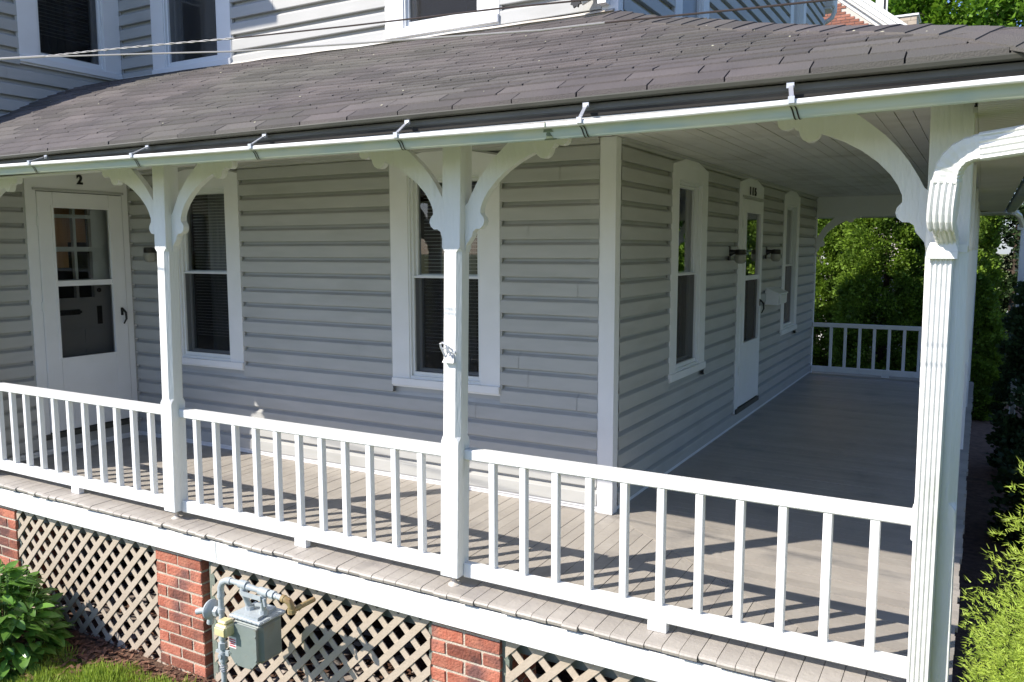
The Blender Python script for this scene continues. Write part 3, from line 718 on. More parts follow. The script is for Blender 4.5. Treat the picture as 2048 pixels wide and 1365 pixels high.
# ------------------------------------------------------------------ posts with brackets
BR = [(0, 1.70), (.006, 1.735), (.038, 1.775), (.045, 1.800), (.062, 1.812), (.085, 1.8125), (.103, 1.828), (.110, 1.848), (.106, 1.866), (.088, 1.887), (.090, 1.912),
      (.106, 1.950), (.134, 1.992), (.180, 2.040), (.238, 2.086), (.303, 2.124), (.362, 2.150), (.390, 2.160), (.400, 2.144), (.416, 2.132), (.436, 2.130), (.455, 2.140), (.466, 2.157), (.472, 2.177), (.484, 2.180), (.492, 2.192),
      (.505, 2.186), (.522, 2.182), (.540, 2.186), (.552, 2.198), (.556, 2.2255),
      (.262, 2.2255), (.215, 2.188), (.157, 2.138), (.110, 2.088), (.070, 2.034), (.038, 1.980), (.016, 1.938), (0, 1.925)]
def bracket(m, x, sgn, yc, th=.042, along='x'):
    poly = [(x+sgn*a, z) for a, z in BR] if along == 'x' else None
    if along == 'x': m.prism(poly, yc-th/2, yc+th/2, 'y')
    return m
def post_mesh(w, z0, z1):
    m = MB(); c = w*.20; lv = [(z0, 0), (.748, 0), (.775, c), (1.700, c), (1.722, 0), (z1, 0)]; vs = []
    for z, k in lv:
        e = .0025 if k == 0 else k
        vs += [(e, 0, z), (w-e, 0, z), (w, e, z), (w, w-e, z), (w-e, w, z), (e, w, z), (0, w-e, z), (0, e, z)]
    n = 8; m.add(vs, [(i*n+k, i*n+(k+1) % n, (i+1)*n+(k+1) % n, (i+1)*n+k) for i in range(5) for k in range(n)]+[tuple(range(7, -1, -1)), tuple(range(40, 48))])
    return m
def make_post(x, y, w, label, lean=0.0, left=True, right=True, jack=True, group='white porch posts with scroll brackets'):
    p = thing('porch_post', (x, y, dz(y)), label, 'post', group)
    base = WL[p.name]
    z0 = .040
    pm = post_mesh(w, z0, 2.2245); pm.v = [(a+x+lean*c/2.2, b_+y, c) for a, b_, c in pm.v]
    lx = lean*.9
    obj('shaft', pm, M['post'], p)
    yc = y+w*.62
    if left: obj('bracket', bracket(MB(), x+.002+lx, -1, yc), M['post'], p)
    if right: obj('bracket', bracket(MB(), x+w-.002+lx, 1, yc), M['post'], p)
    if jack:
        c = (x+w/2, y+w/2, dz(y))
        m = MB(); m.lathe([(.012, .008), (.012, z0-dz(y)+.002)], c, 'z', 10); m.lathe([(.034, -.001), (.033, .004), (.016, .012), (.014, .02)], c, 'z', 14)
        obj('jack_stand', m, M['plate'], p, smooth=True)
    return p
PW = .106; PYF = -1.466
make_post(-4.63, PYF, PW, 'porch post beside the wing wall, leftmost, mostly outside the photo')
make_post(-2.49, PYF, PW, 'slim white porch post left of the left window, with scroll brackets', lean=.044)
p2 = make_post(-.328, PYF, PW, 'slim white porch post in the centre with a flag clip on its front', lean=.040)
make_post(1.856, PYF, .140, 'thick white corner porch post behind the ribbed downspout', lean=-.022, right=False)
sp = []
for i, y in enumerate((.75, 2.9, 5.05)):
    p = thing('porch_post', (1.86, y, 0), ('white side porch post nearest the corner post', 'middle white post of the side porch row', 'third white post of the side porch row')[i], 'post', 'white porch posts with scroll brackets')
    pm = post_mesh(PW, .04, 2.2045); pm.v = [(a+1.86, b_+y, c) for a, b_, c in pm.v]; obj('shaft', pm, M['post'], p)
    for sg in (-1, 1):
        m = MB(); yy0 = y+.0005 if sg < 0 else y+PW-.0005
        m.prism([(yy0+sg*a, z) for a, z in BR], 1.886, 1.926, 'x'); obj('bracket', m, M['post'], p)
p = thing('porch_post', (1.86, 7.03, 0), 'white post at the far end of the side porch', 'post', 'white porch posts with scroll brackets')
pm = post_mesh(PW, .04, 2.139); pm.v = [(a+1.86, b_+7.03, c) for a, b_, c in pm.v]; obj('shaft', pm, M['post'], p)
obj('bracket', bracket(MB(), 1.861, -1, 7.09), M['post'], p)
eb = MB(); eb.prism([(.031+a, z-.066) for a, z in BR], 7.065, 7.105, 'y')
top('wall_bracket', eb, M['white'], (.03, 7.085, 1.63), label='white scroll bracket on the house corner at the far porch end', cat='bracket')

# ------------------------------------------------------------------ railings
def mk(name, m, mt): return m.mesh(name, mt)
BAL = MB().box(0, .036, 0, .036, .100, .650, .003).mesh('baluster', M['white'])
def railing(x0, x1, y, bals, block, label, a_lead=0.0, cat='railing'):
    r = thing('railing', ((x0+x1)/2, y, dz(y)), label, cat, 'white porch railings')
    m = MB(); m.box(x0, x1, y, y+.068, .650, .704, .006); obj('top_rail', m, M['post'], r)
    m = MB(); m.box(x0, x1, y, y+.045, .030, .106, .005); obj('bottom_rail', m, M['post'], r)
    for b_ in bals: inst('baluster', BAL, r, (b_, y+.006, 0))
    m = MB(); m.box(block, block+.09, y+.002, y+.043, dz(y), .0295, .002); obj('support_block', m, M['post'], r)
    return r
YR = -1.413
railing(-4.524, -2.485, YR, [-4.472+.1775*k for k in range(0, 11)], -3.57, 'left front railing section, in front of door 2')
railing(-2.384, -.323, YR, [-2.254+.1742*k for k in range(11)], -1.405, 'middle front railing section between the two slim posts')
railing(-.222, 1.86, YR, [-.07+.1764*k for k in range(11)], .78, 'right front railing section ending at the downspout corner post')
railing(.03, 1.86, 7.04, [.075+.182*k for k in range(1, 10)], .93, 'shaded white railing at the far end of the side porch')
m = MB(); m.box(1.840, 1.8545, YR-.012, YR+.07, .595, .725, .005)
top('rail_end_cap', m, M['white'], (1.847, YR, .6), label='small white clip joining the top rail to the corner post', cat='rail clip')

# ------------------------------------------------------------------ flag clip on the centre post
t = thing('flag_holder', (-.250, PYF, 1.16), 'small white folding metal bracket screwed to the centre post front', 'bracket')
FH = lambda a, d, z: (-.250+(a+.275)*.78, PYF-.0005+(d-PYF)*.8, 1.155+(z-1.150)*.78)
m = MB(FH); m.add([(-.318, PYF-.002, 1.150), (-.232, PYF-.002, 1.150), (-.250, PYF-.002, 1.205), (-.300, PYF-.002, 1.205), (-.318, PYF-.034, 1.150), (-.232, PYF-.034, 1.150)],
                [(0, 1, 2, 3), (4, 5, 2, 3), (0, 4, 3), (1, 2, 5), (0, 1, 5, 4)]); obj('base_plate', m, M['white'], t)
m = MB(FH)
m.tube([(-.304, PYF-.018, 1.185), (-.328, PYF-.03, 1.245), (-.332, PYF-.03, 1.27), (-.318, PYF-.03, 1.277), (-.290, PYF-.03, 1.262), (-.25, PYF-.018, 1.18)], .006, 6)
m.box(-.316, -.292, PYF-.034, PYF-.026, 1.238, 1.246); m.box(-.305, -.28, PYF-.034, PYF-.026, 1.215, 1.222)
obj('handle', m, M['galv'], t)
m = MB(FH); m.lathe([(.002, 0), (.010, .001), (.010, .010), (.002, .011)], (-.238, PYF-.018, 1.215), 'y', 10)
for x in (-.30, -.275, -.25): m.lathe([(.001, 0), (.004, .001), (.001, .003)], (x, PYF-.033, 1.163), 'y', 6)
obj('screws', m, M['galv'], t)

# ------------------------------------------------------------------ downspouts
def ribbed_path(m, pts, dirs, w, dpt, ribs=4, depth=.006, taper=None):
    """sweep a rectangular ribbed section; dirs = (side, outward) unit vectors per point"""
    sec = []
    k = ribs*4+1
    for i in range(k):
        u = i/(k-1)-.5; sec.append((u*w*.86, .5*dpt-(depth if i % 4 in (1, 2) and 0 < i < k-1 else 0)))
    sec = [(-w/2, .5*dpt-.01)]+sec+[(w/2, .5*dpt-.01), (w/2, -.5*dpt), (-w/2, -.5*dpt)]
    n = len(sec); vs = []
    for i, (p, (sd, ou)) in enumerate(zip(pts, dirs)):
        sc = taper[i] if taper else 1
        for a, b_ in sec: vs.append(tuple(Vector(p)+Vector(sd)*a*sc+Vector(ou)*b_*sc))
    m.add(vs, [(i*n+k2, i*n+(k2+1) % n, (i+1)*n+(k2+1) % n, (i+1)*n+k2) for i in range(len(pts)-1) for k2 in range(n)]+[tuple(range(n)), tuple(range((len(pts)-1)*n, len(pts)*n))])
ds = thing('downspout', (1.90, PYF-.03, GZ), 'ribbed white downspout in front of the thick corner post', 'downspout')
X = (1, 0, 0); YM = (0, -1, 0)
m = MB(); zz = [GZ+.06, -.3, .35, .79, .80, .812, 1.0, 1.680]
ribbed_path(m, [(1.897, PYF-.034, z) for z in zz], [(X, YM)]*len(zz), .075, .060, 4, .006); obj('pipe', m, M['spout'], ds)
m = MB(); m.box(1.850, 1.945, PYF-.078, PYF-.002, 1.685, 1.705, .003)
m.add([(1.848, PYF-.082, 1.703), (1.948, PYF-.082, 1.703), (1.948, PYF-.002, 1.703), (1.848, PYF-.002, 1.703), (1.858, PYF-.072, 1.735), (1.938, PYF-.072, 1.735), (1.938, PYF-.002, 1.735), (1.858, PYF-.002, 1.735)],
      [(0, 1, 5, 4), (1, 2, 6, 5), (2, 3, 7, 6), (3, 0, 4, 7), (4, 5, 6, 7), (0, 3, 2, 1)]); m.box(1.93, 1.975, PYF-.010, PYF-.001, 1.70, 1.73)
m.box(1.848, 1.948, PYF-.082, PYF-.002, 1.676, 1.7029, .002)
obj('collar', m, M['spout'], ds)
# the path of the offset: sleeve stands forward of the post, joined by a crimped elbow below and a bent elbow above
def path(keys, n):
    out = []
    for i in range(n):
        t = i/(n-1)*(len(keys)-1); k = min(int(t), len(keys)-2); f = t-k
        p0, p1, p2_, p3 = keys[max(k-1, 0)], keys[k], keys[k+1], keys[min(k+2, len(keys)-1)]
        out.append(.5*((2*p1)+(p2_-p0)*f+(2*p0-5*p1+4*p2_-p3)*f*f+(3*p1-p0-3*p2_+p3)*f**3))
    return out
def frames(pts, ref):
    fr_ = []
    for i, p in enumerate(pts):
        t = (pts[min(i+1, len(pts)-1)]-pts[max(i-1, 0)]).normalized(); ou = (ref-t*ref.dot(t)).normalized(); sd_ = ou.cross(t).normalized(); fr_.append((sd_, ou))
    return fr_
REF = Vector((-.12, -1, -.05))
K1 = [Vector((1.9120, -1.5020, 1.7286)), Vector((1.9084, -1.5300, 1.7566)), Vector((1.9028, -1.5850, 1.7819)), Vector((1.8985, -1.6250, 1.8050))]
pts = path(K1, 13); m = MB(); ribbed_path(m, pts, frames(pts, Vector((0, -1, -.3))), .076, .062, 4, .004, [.90+(.07 if i % 2 else -.03) for i in range(13)]); obj('crimped_elbow', m, M['spout'], ds, smooth=True)
K2 = [Vector((1.8973, -1.6200, 1.7949)), Vector((1.8954, -1.6400, 1.8182)), Vector((1.8968, -1.6550, 1.8614)), Vector((1.9007, -1.6650, 1.9110)), Vector((1.9039, -1.6700, 1.9405))]
pts = path(K2, 9); m = MB(); ribbed_path(m, pts, frames(pts, REF), .088, .074, 4, .007, [.93, .98]+[1]*7); obj('sleeve', m, M['spout'], ds)
K3 = [Vector((1.9042, -1.6700, 1.9338)), Vector((1.9087, -1.6750, 1.9664)), Vector((1.9237, -1.6900, 2.0006)), Vector((1.9547, -1.7100, 2.0278)), Vector((1.9971, -1.7300, 2.0393)), Vector((2.0139, -1.7350, 2.0409))]
pts = path(K3, 17); m = MB(); ribbed_path(m, pts, frames(pts, REF), .082, .074, 1, .003, [.97+(.045 if i % 2 else -.01) for i in range(14)]+[1, 1, 1]); obj('elbow', m, M['spout'], ds)
K4 = [Vector((2.0055, -1.7320, 2.0401)), Vector((2.0660, -1.7500, 2.0454)), Vector((2.1319, -1.7800, 2.0502)), Vector((2.1948, -1.8100, 2.0546)), Vector((2.2230, -1.8500, 2.0611))]
pts = path(K4, 9); m = MB(); ribbed_path(m, pts, frames(pts, REF), .090, .082, 4, .006); obj('outlet_pipe', m, M['spout'], ds)
# far downspout with its gutter return
d2 = thing('downspout', (2.46, 7.62, GZ), 'slim white downspout at the far right corner of the porch', 'downspout')
m = MB(); m.box(2.43, 2.50, 7.60, 7.67, GZ+.1, 1.95, .008); m.box(2.39, 2.50, 7.60, 7.67, 1.95, 2.02, .008); obj('pipe', m, M['white'], d2)
m = MB(); m.tube([(2.45, 7.63, 2.0), (2.40, 7.4, 2.12), (2.33, 7.1, 2.16)], .035, 6); obj('elbow', m, M['white'], d2)
m = MB(); vs = []
for x in (-.1, 2.40):
    for o, z in G: vs.append((x, 7.60+o, z-.0))
n_ = len(G); m.add(vs, [(i, i+1, n_+i+1, n_+i) for i in range(n_-1)])
top('back_gutter', m, M['gutter'], (1.2, 7.65, 2.14), label='white gutter along the far end eave of the side porch', cat='gutter')
# upstairs spout end with a black guard
d3 = thing('downspout', (-.16, -.05, 3.15), 'white elbow of the upstairs downspout with black star-shaped guard', 'downspout')
m = MB(); pts = [(-.115, -.055, 3.9), (-.115, -.055, 3.33), (-.125, -.065, 3.285), (-.150, -.085, 3.245), (-.19, -.105, 3.222)]
vs = []
for i, p in enumerate(pts):
    m2 = .032+(.003 if i % 2 else 0)
    vs.append(p)
m.tube(pts, [.033, .033, .036, .033, .035], 8); obj('elbow', m, M['lip'], d3)
m = MB(); c = (-.215, -.118, 3.215); P = []
for k in range(16):
    r_ = .040 if k % 2 else .029; a = k*pi/8; P.append((c[0]+r_*cos(a)*.95, c[2]+r_*sin(a)))
m.prism(P, c[1]-.006, c[1]+.012, 'y'); obj('guard', m, M['black'], d3)
m = MB(); m.box(-.085, -.03, -.09, -.026, 3.19, 3.9); obj('pipe_shroud', m, M['white'], d3)

# ------------------------------------------------------------------ wall lamps
def lamp(fr, a, z, label):
    base = fr(a, 0, z)
    t = thing('wall_lamp', base, label, 'lamp', 'jar shaped porch lamps')
    m = MB(fr); m.box(a-.035, a+.035, .014, .030, z-.065, z+.065, .006); m.tube([(a, .03, z+.005), (a, .07, z+.012), (a, .115, z+.016)], [.032, .020, .022], 10)
    obj('back_plate', m, M['black'], t, smooth=True)
    def pr(m, prof):
        n = 14; vs = []
        for r, h in prof:
            for k in range(n): vs.append((a+r*cos(2*pi*k/n), .125+r*sin(2*pi*k/n), z+h))
        m.add(vs, [(i*n+k, i*n+(k+1) % n, (i+1)*n+(k+1) % n, (i+1)*n+k) for i in range(len(prof)-1) for k in range(n)]+[tuple(range(n)), tuple(range((len(prof)-1)*n, len(prof)*n))])
    m = MB(fr); pr(m, [(.040, .035), (.048, .028), (.050, -.008), (.047, -.012)]); obj('cap', m, M['bronze'], t, smooth=True)
    m = MB(fr); pr(m, [(.044, -.0125), (.049, -.022), (.049, -.028), (.050, -.055), (.045, -.075), (.034, -.088), (.018, -.092)]); obj('glass_jar', m, M['lampglass'], t, smooth=True)
lamp(FF, Vector((-4.3040, -0.1200, 1.7014)).x, 1.70, 'jar wall lamp between door 2 and the left porch post')
lamp(FS, 2.66, 1.675, 'jar wall lamp to the left of door 115')
lamp(FS, 4.12, 1.675, 'jar wall lamp to the right of door 115, above the mailbox')

# ------------------------------------------------------------------ mailbox
t = thing('mailbox', FS(4.42, .0, 1.13), 'white wall mailbox right of door 115', 'mailbox')
m = MB(FS); a0, a1 = 4.17, 4.60
m.prism([(.016, 1.12), (.13, 1.12), (.145, 1.22), (.135, 1.265), (.016, 1.305)], 0, 0, 'y') if False else None
pf = [(.016, 1.12), (.15, 1.12), (.16, 1.235), (.016, 1.30)]
n_ = len(pf); m.add([(a, d, z) for a in (a0, a1) for d, z in pf], [tuple(range(n_)), tuple(range(2*n_-1, n_-1, -1))]+[(i, (i+1) % n_, (i+1) % n_+n_, i+n_) for i in range(n_)])
obj('body', m, M['white'], t)
m = MB(FS); m.box(a0+.05, a1-.05, .1585, .168, 1.13, 1.225, .003); obj('door', m, M['vinyl'], t)
m = MB(FS); m.add([(a, d, z) for a in (a0-.01, a1+.01) for d, z in ((.014, 1.309), (.168, 1.242), (.170, 1.232), (.014, 1.299))], [(0, 1, 5, 4), (1, 2, 6, 5), (2, 3, 7, 6), (0, 4, 7, 3), (0, 3, 2, 1), (4, 5, 6, 7)]); obj('lid', m, M['white'], t)

# ------------------------------------------------------------------ brick piers
BRK = {}
def brick_mesh(l, d, h, v):
    k = (round(l, 3), round(d, 3), v)
    if k not in BRK:
        q = random.Random(v*31+int(l*1000)); m = MB(); m.box(0, l, 0, d, 0, h, .004)
        m.v = [(a+q.uniform(-.0022, .0022), b_+q.uniform(-.0022, .0022), c+q.uniform(-.0015, .0015)) for a, b_, c in m.v]
        BRK[k] = m.mesh('brick', M['brick'])
    return BRK[k]
def pier(x0, x1, y0, label, rows=12, y1=None):
    y1 = y1 or y0+.40
    p = thing('brick_pier', ((x0+x1)/2, (y0+y1)/2, GZ), label, 'pier', 'brick porch piers')
    m = MB(); m.box(x0+.006, x1-.006, y0+.006, y1-.006, GZ-.1, -.165); obj('mortar', m, M['mortar'], p)
    w = x1-x0; bh, j, dp = .0645, .014, .10; q = random.Random(int(x0*100))
    for r in range(rows):
        z = -.160-(r+1)*(bh+j)+j
        if z < GZ-.06: break
        off = r % 2
        # front: pattern alternates stretcher+stretcher and header+stretcher+header
        cuts = [x0, x0+w*.5, x1] if off else [x0, x0+w*.24, x0+w*.76, x1]
        for c0, c1 in zip(cuts, cuts[1:]):
            o = inst('brick', brick_mesh(c1-c0-j if c1 < x1 else c1-c0, dp, bh, q.randrange(4)), p, (c0+(0 if c0 == x0 else 0), y0+q.uniform(-.0015, .0015), z))
        ycuts = [y0+dp+j, y0+.25, y1] if off else [y0+dp+j, y0+.18, y1-.09, y1]
        for c0, c1 in zip(ycuts, ycuts[1:]):
            inst('brick', brick_mesh(.10, c1-c0-j, bh, q.randrange(4)), p, (x1-.10+q.uniform(-.001, .001), c0, z))
        inst('brick', brick_mesh(.10, y1-y0-dp-2*j, bh, q.randrange(4)), p, (x0, y0+dp+j, z))
    return p
pier(-4.62, -4.20, -1.475, 'brick pier at the left edge above the leafy bush')
pier(-2.585, -2.15, -1.475, 'brick pier between the left lattice and the gas meter')
pier(-.385, .035, -1.475, 'orange brick pier below the centre porch post')
pier(1.53, 1.955, -1.475, 'brick pier under the porch corner, below the picture')

# ------------------------------------------------------------------ lattice panels
def clip_poly(poly, x0, x1, z0, z1):
    for ax, lim, sg in ((0, x0, 1), (0, x1, -1), (1, z0, 1), (1, z1, -1)):
        out = []
        for i in range(len(poly)):
            p, q = poly[i], poly[(i+1) % len(poly)]
            ip, iq = sg*(p[ax]-lim) >= 0, sg*(q[ax]-lim) >= 0
            if ip: out.append(p)
            if ip != iq:
                t = (lim-p[ax])/(q[ax]-p[ax]); out.append((p[0]+(q[0]-p[0])*t, p[1]+(q[1]-p[1])*t))
        poly = out
        if len(poly) < 3: return None
    return poly
def lattice(x0, x1, z0, z1, y, label, pitch=.145, w=.039):
    L_ = thing('lattice_panel', ((x0+x1)/2, y, z0), label, 'lattice', 'tan lattice skirting panels')
    hw = w*.7071
    for layer, sg in ((0, 1), (1, -1)):
        c = (x0-z1 if sg > 0 else x0+z0)-.05
        end = (x1-z0 if sg > 0 else x1+z1)+.05
        while c < end:                       # x = c + sg*z line
            poly = [(c+sg*(z0-.2)-hw, z0-.2), (c+sg*(z0-.2)+hw, z0-.2), (c+sg*(z1+.2)+hw, z1+.2), (c+sg*(z1+.2)-hw, z1+.2)]
            pp = clip_poly(poly, x0, x1, z0, z1)
            if pp:
                a = y-.006 if layer == 0 else y+.0005
                m = MB(); m.prism(pp, a, a+.006, 'y'); obj('lattice_slat', m, M['lattice'], L_)
            c += pitch
    for b0, b1 in ((x0-.03, x0+.015), (x1-.015, x1+.03)): obj('batten', MB().box(b0, b1, y+.008, y+.04, z0, z1), M['greybeam'], L_)
    return L_
lattice(-4.19, -2.595, GZ-.02, -.185, -1.46, 'left lattice panel between the two left brick piers')
lattice(-2.07, -.40, GZ-.02, -.185, -1.46, 'lattice panel behind the gas meter')
lattice(.06, 1.51, GZ-.02, -.185, -1.46, 'right lattice panel beyond the orange brick pier', .150)
# rubble and leaf litter under the porch
m = MB(); q = random.Random(5)
for k in range(420):
    x = q.uniform(-4.6, 1.6); y = q.uniform(-1.38, -.3); s_ = q.uniform(.03, .11); z = GZ+.04+q.uniform(0, .02)
    pts = [Vector((q.gauss(0, 1), q.gauss(0, 1), q.gauss(0, .55))).normalized()*s_*q.uniform(.6, 1) for _ in range(9)]
    bm = bmesh.new(); vv = [bm.verts.new((x+p.x, y+p.y, z+abs(p.z)*.6)) for p in pts]; bmesh.ops.convex_hull(bm, input=vv); bm.verts.index_update()
    bm.verts.ensure_lookup_table(); m.add([v.co[:] for v in bm.verts], [[v.index for v in f.verts] for f in bm.faces]); bm.free()
top('rubble', m, M['stone'], (-1.5, -.9, GZ), label='loose stones and rubble under the porch', kind='stuff')
m = MB()
for k in range(9000):
    if k < 3500: x, y = q.uniform(-4.6, 1.6), q.uniform(-1.44, -.2)
    else: x, y = q.uniform(-4.6, 2.4), q.uniform(-2.05, -1.44)
    s_ = q.uniform(.008, .028); a = q.uniform(0, pi); z = GZ+.042+q.uniform(0, .018)
    u = Vector((cos(a), sin(a), q.uniform(-.4, .4)))*s_; v = Vector((-sin(a), cos(a), q.uniform(-.4, .4)))*s_*q.uniform(.25, .5)
    c = Vector((x, y, z)); m.add([tuple(c-u-v), tuple(c+u-v), tuple(c+u+v), tuple(c-u+v)], [(0, 1, 2, 3)])
top('bark_mulch', m, M['chip'], (-1.5, -1.6, GZ), label='brown bark chips along the porch skirting', kind='stuff')

# ------------------------------------------------------------------ gas meter
gm = thing('gas_meter', (-1.5, -1.78, GZ), 'grey-green gas meter with pipes and yellowed index cover before the lattice', 'gas meter')
gy = -1.80
body = MB()
# body: rounded box, deeper than wide
def rbox(x0, x1, y0, y1, z0, z1, ch): return MB().box(x0, x1, y0, y1, z0, z1, ch)
bx0, bx1, by0, by1, bz0, bz1 = -1.475, -1.255, -1.86, -1.66, -.565, -.300
m = rbox(bx0, bx1, by0+.03, by1, bz0+.03, bz1, .022); m.box(bx0+.012, bx1-.012, by0+.012, by0+.03, bz0+.05, bz1-.02, .008); obj('body', m, M['meter'], gm)
m = MB(); m.prism([(bx0+.006, bz1-.02), (bx1-.006, bz1-.02), (bx1-.006, bz0+.06), (bx1-.05, bz0+.012), (bx0+.05, bz0+.012), (bx0+.006, bz0+.06)], by0, by0+.0119, 'y')
for x, z in ((bx0+.012, bz0+.07), (bx1-.012, bz0+.07), (bx0+.055, bz0+.02), (bx1-.055, bz0+.02), (bx1-.012, bz1-.06), (bx0+.012, bz1-.06)):
    m.lathe([(.001, -.003), (.006, -.002), (.006, .004)], (x, by0-.001, z), 'y', 6)
obj('front_cover', m, M['meter'], gm)
m = MB(); m.box(bx0-.010, bx1+.010, by0+.016, by1+.012, bz1-.001, bz1+.018, .006); m.prism([(bx0+.02, by0+.03), (bx1-.02, by0+.03), (bx1-.045, by1-.01), (bx0+.045, by1-.01)], bz1+.0181, bz1+.034, 'z'); obj('top_cover', m, M['pipe'], gm)
m = MB(); m.box(-1.560, -1.470, by0-.060, by0+.02, -.385, -.320, .010); m.box(-1.548, -1.482, by0-.050, by0+.01, -.3205, -.300, .008); m.box(-1.553, -1.477, by0-.066, by0-.0605, -.378, -.335, .002)
mv = [(a+.045, b_, c+.005) for a, b_, c in m.v]; m.v = mv; obj('index_cover', m, M['yellow'], gm)
m = MB()
for kx in range(6): m.lathe([(.001, -.002), (.0055, -.001), (.0055, .004)], (bx0+.02+kx*(bx1-bx0-.04)/5, by0+.0155, bz1+.009), 'y', 6)
for ky in range(4): m.lathe([(.001, 0), (.0055, .001), (.0055, .004)], (bx1+.008, by0+.045+ky*.05, bz1+.009), 'x', 6)
obj('cover_bolts', m, M['pipe'], gm, kind='stuff')
m = MB(); m.box(-1.468, -1.412, by0-.0020, by0-.0002, -.460, -.395); stk = obj('sticker', m, M['sticker'], gm)
m = MB(); m.box(-1.463, -1.417, by0-.0032, by0-.0021, -.414, -.408)
for k in range(3): m.box(-1.463, -1.417+(-.008 if k == 1 else 0), by0-.0032, by0-.0021, -.427-k*.012, -.421-k*.012)
obj('print', m, M['red'], stk)
# pipes
px = -1.592
m = MB()
m.tube([(px, gy, GZ+.02), (px, gy, -.20)], .0155, 12)
m.tube([(px, gy, -.215), (px+.003, gy, -.165), (px+.018, gy, -.135), (px+.05, gy, -.118), (px+.09, gy, -.112)], .0185, 12)
m.tube([(px+.085, gy, -.112), (px+.20, gy, -.113)], .0155, 12)
for z in (-.215, -.30, -.375, -.46): m.tube([(px, gy, z-.010), (px, gy, z+.010)], .0205, 10)
m.tube([(px+.07, gy, -.114), (px+.09, gy, -.114)], .021, 10); m.tube([(px+.155, gy, -.114), (px+.175, gy, -.114)], .021, 10)
obj('inlet_pipe', m, M['pipe'], gm, smooth=True)
m = MB(); tx = px+.185
m.tube([(tx-.02, gy, -.113), (tx+.03, gy, -.113)], .024, 12); m.tube([(tx, gy, -.11), (tx, gy, -.165)], .021, 12)
m.tube([(tx, gy, -.16), (tx-.005, gy+.02, -.20), (tx+.005, gy+.035, -.262)], .0165, 12); m.tube([(tx+.005, gy+.035, -.245), (tx+.005, gy+.036, -.275)], .026, 8)
t2 = tx+.155
m.tube([(tx+.02, gy, -.118), (t2-.02, gy, -.122)], [.020, .013], 12)
m.tube([(t2-.03, gy, -.122), (t2+.035, gy, -.124)], .023, 12); m.tube([(t2-.005, gy, -.12), (t2-.005, gy, -.165)], .019, 12)
m.tube([(t2-.005, gy, -.165), (t2-.03, gy+.02, -.21), (t2-.045, gy+.035, -.262)], .0165, 12); m.tube([(t2-.045, gy+.035, -.245), (t2-.045, gy+.036, -.275)], .026, 8)
m.box(tx+.01, t2, gy-.028, gy-.022, -.165, -.140); m.tube([(t2+.03, gy, -.124), (t2+.10, gy, -.127)], .0165, 12); m.tube([(t2+.05, gy, -.125), (t2+.08, gy, -.126)], .024, 8)
m.tube([(t2+.02, gy-.02, -.15), (t2+.03, gy-.02, -.19)], .010, 8); m.tube([(t2+.095, gy, -.127), (t2+.14, gy, -.13)], .0155, 12)
obj('manifold', m, M['pipe'], gm, smooth=True)
m = MB(); t3 = t2+.135
m.tube([(t3, gy, -.130), (t3+.02, gy, -.130)], .021, 12); m.tube([(t3+.015, gy, -.130), (t3+.042, gy+.004, -.138), (t3+.052, gy+.01, -.160), (t3+.055, gy+.012, -.185)], .019, 12); m.tube([(t3+.055, gy+.012, -.180), (t3+.055, gy+.012, -.205)], .024, 8)
m.tube([(t3+.055, gy+.012, -.195), (t3+.060, gy+.07, -.188), (t3+.064, gy+.17, -.186)], .014, 10)
obj('elbow', m, M['brass'], gm, smooth=True)
# regulator
m = MB(); rx, rz = px-.085, -.315
m.lathe([(.001, -.022), (.038, -.020), (.052, -.010), (.058, -.004), (.058, .004), (.052, .010), (.038, .022), (.012, .026)], (rx, gy, rz), 'x', 18)
m.tube([(rx-.01, gy, rz-.005), (rx-.095, gy-.02, rz-.028)], .017, 10); m.tube([(rx, gy, rz-.04), (rx-.012, gy, rz-.085)], .020, 10); m.tube([(rx, gy, rz), (px, gy, rz)], .016, 10); m.tube([(px-.045, gy, rz), (px-.02, gy, rz)], .030, 6)
obj('regulator', m, M['pipe'], gm, smooth=True)
m = MB(); m.tube([(px, gy, -.490), (px, gy, -.525)], .026, 6); m.tube([(px, gy, -.545), (px, gy, -.60)], [.022, .026], 10); m.lathe([(.001, -.030), (.014, -.028), (.014, .028), (.001, .030)], (px, gy, -.565), 'y', 8)
m.box(px-.055, px-.018, gy-.006, gy+.006, -.560, -.545); m.box(px+.018, px+.05, gy-.006, gy+.006, -.562, -.53)
obj('shutoff_valve', m, M['pipe'], gm, smooth=True)
m = MB()
for k in range(5): m.tube([(px+.022*cos(a), gy+.022*sin(a), -.650+.006*k+.008*sin(a+k)) for a in [i*pi/5 for i in range(11)]], .0022, 5)
obj('wire_wrap', m, M['galv'], gm)

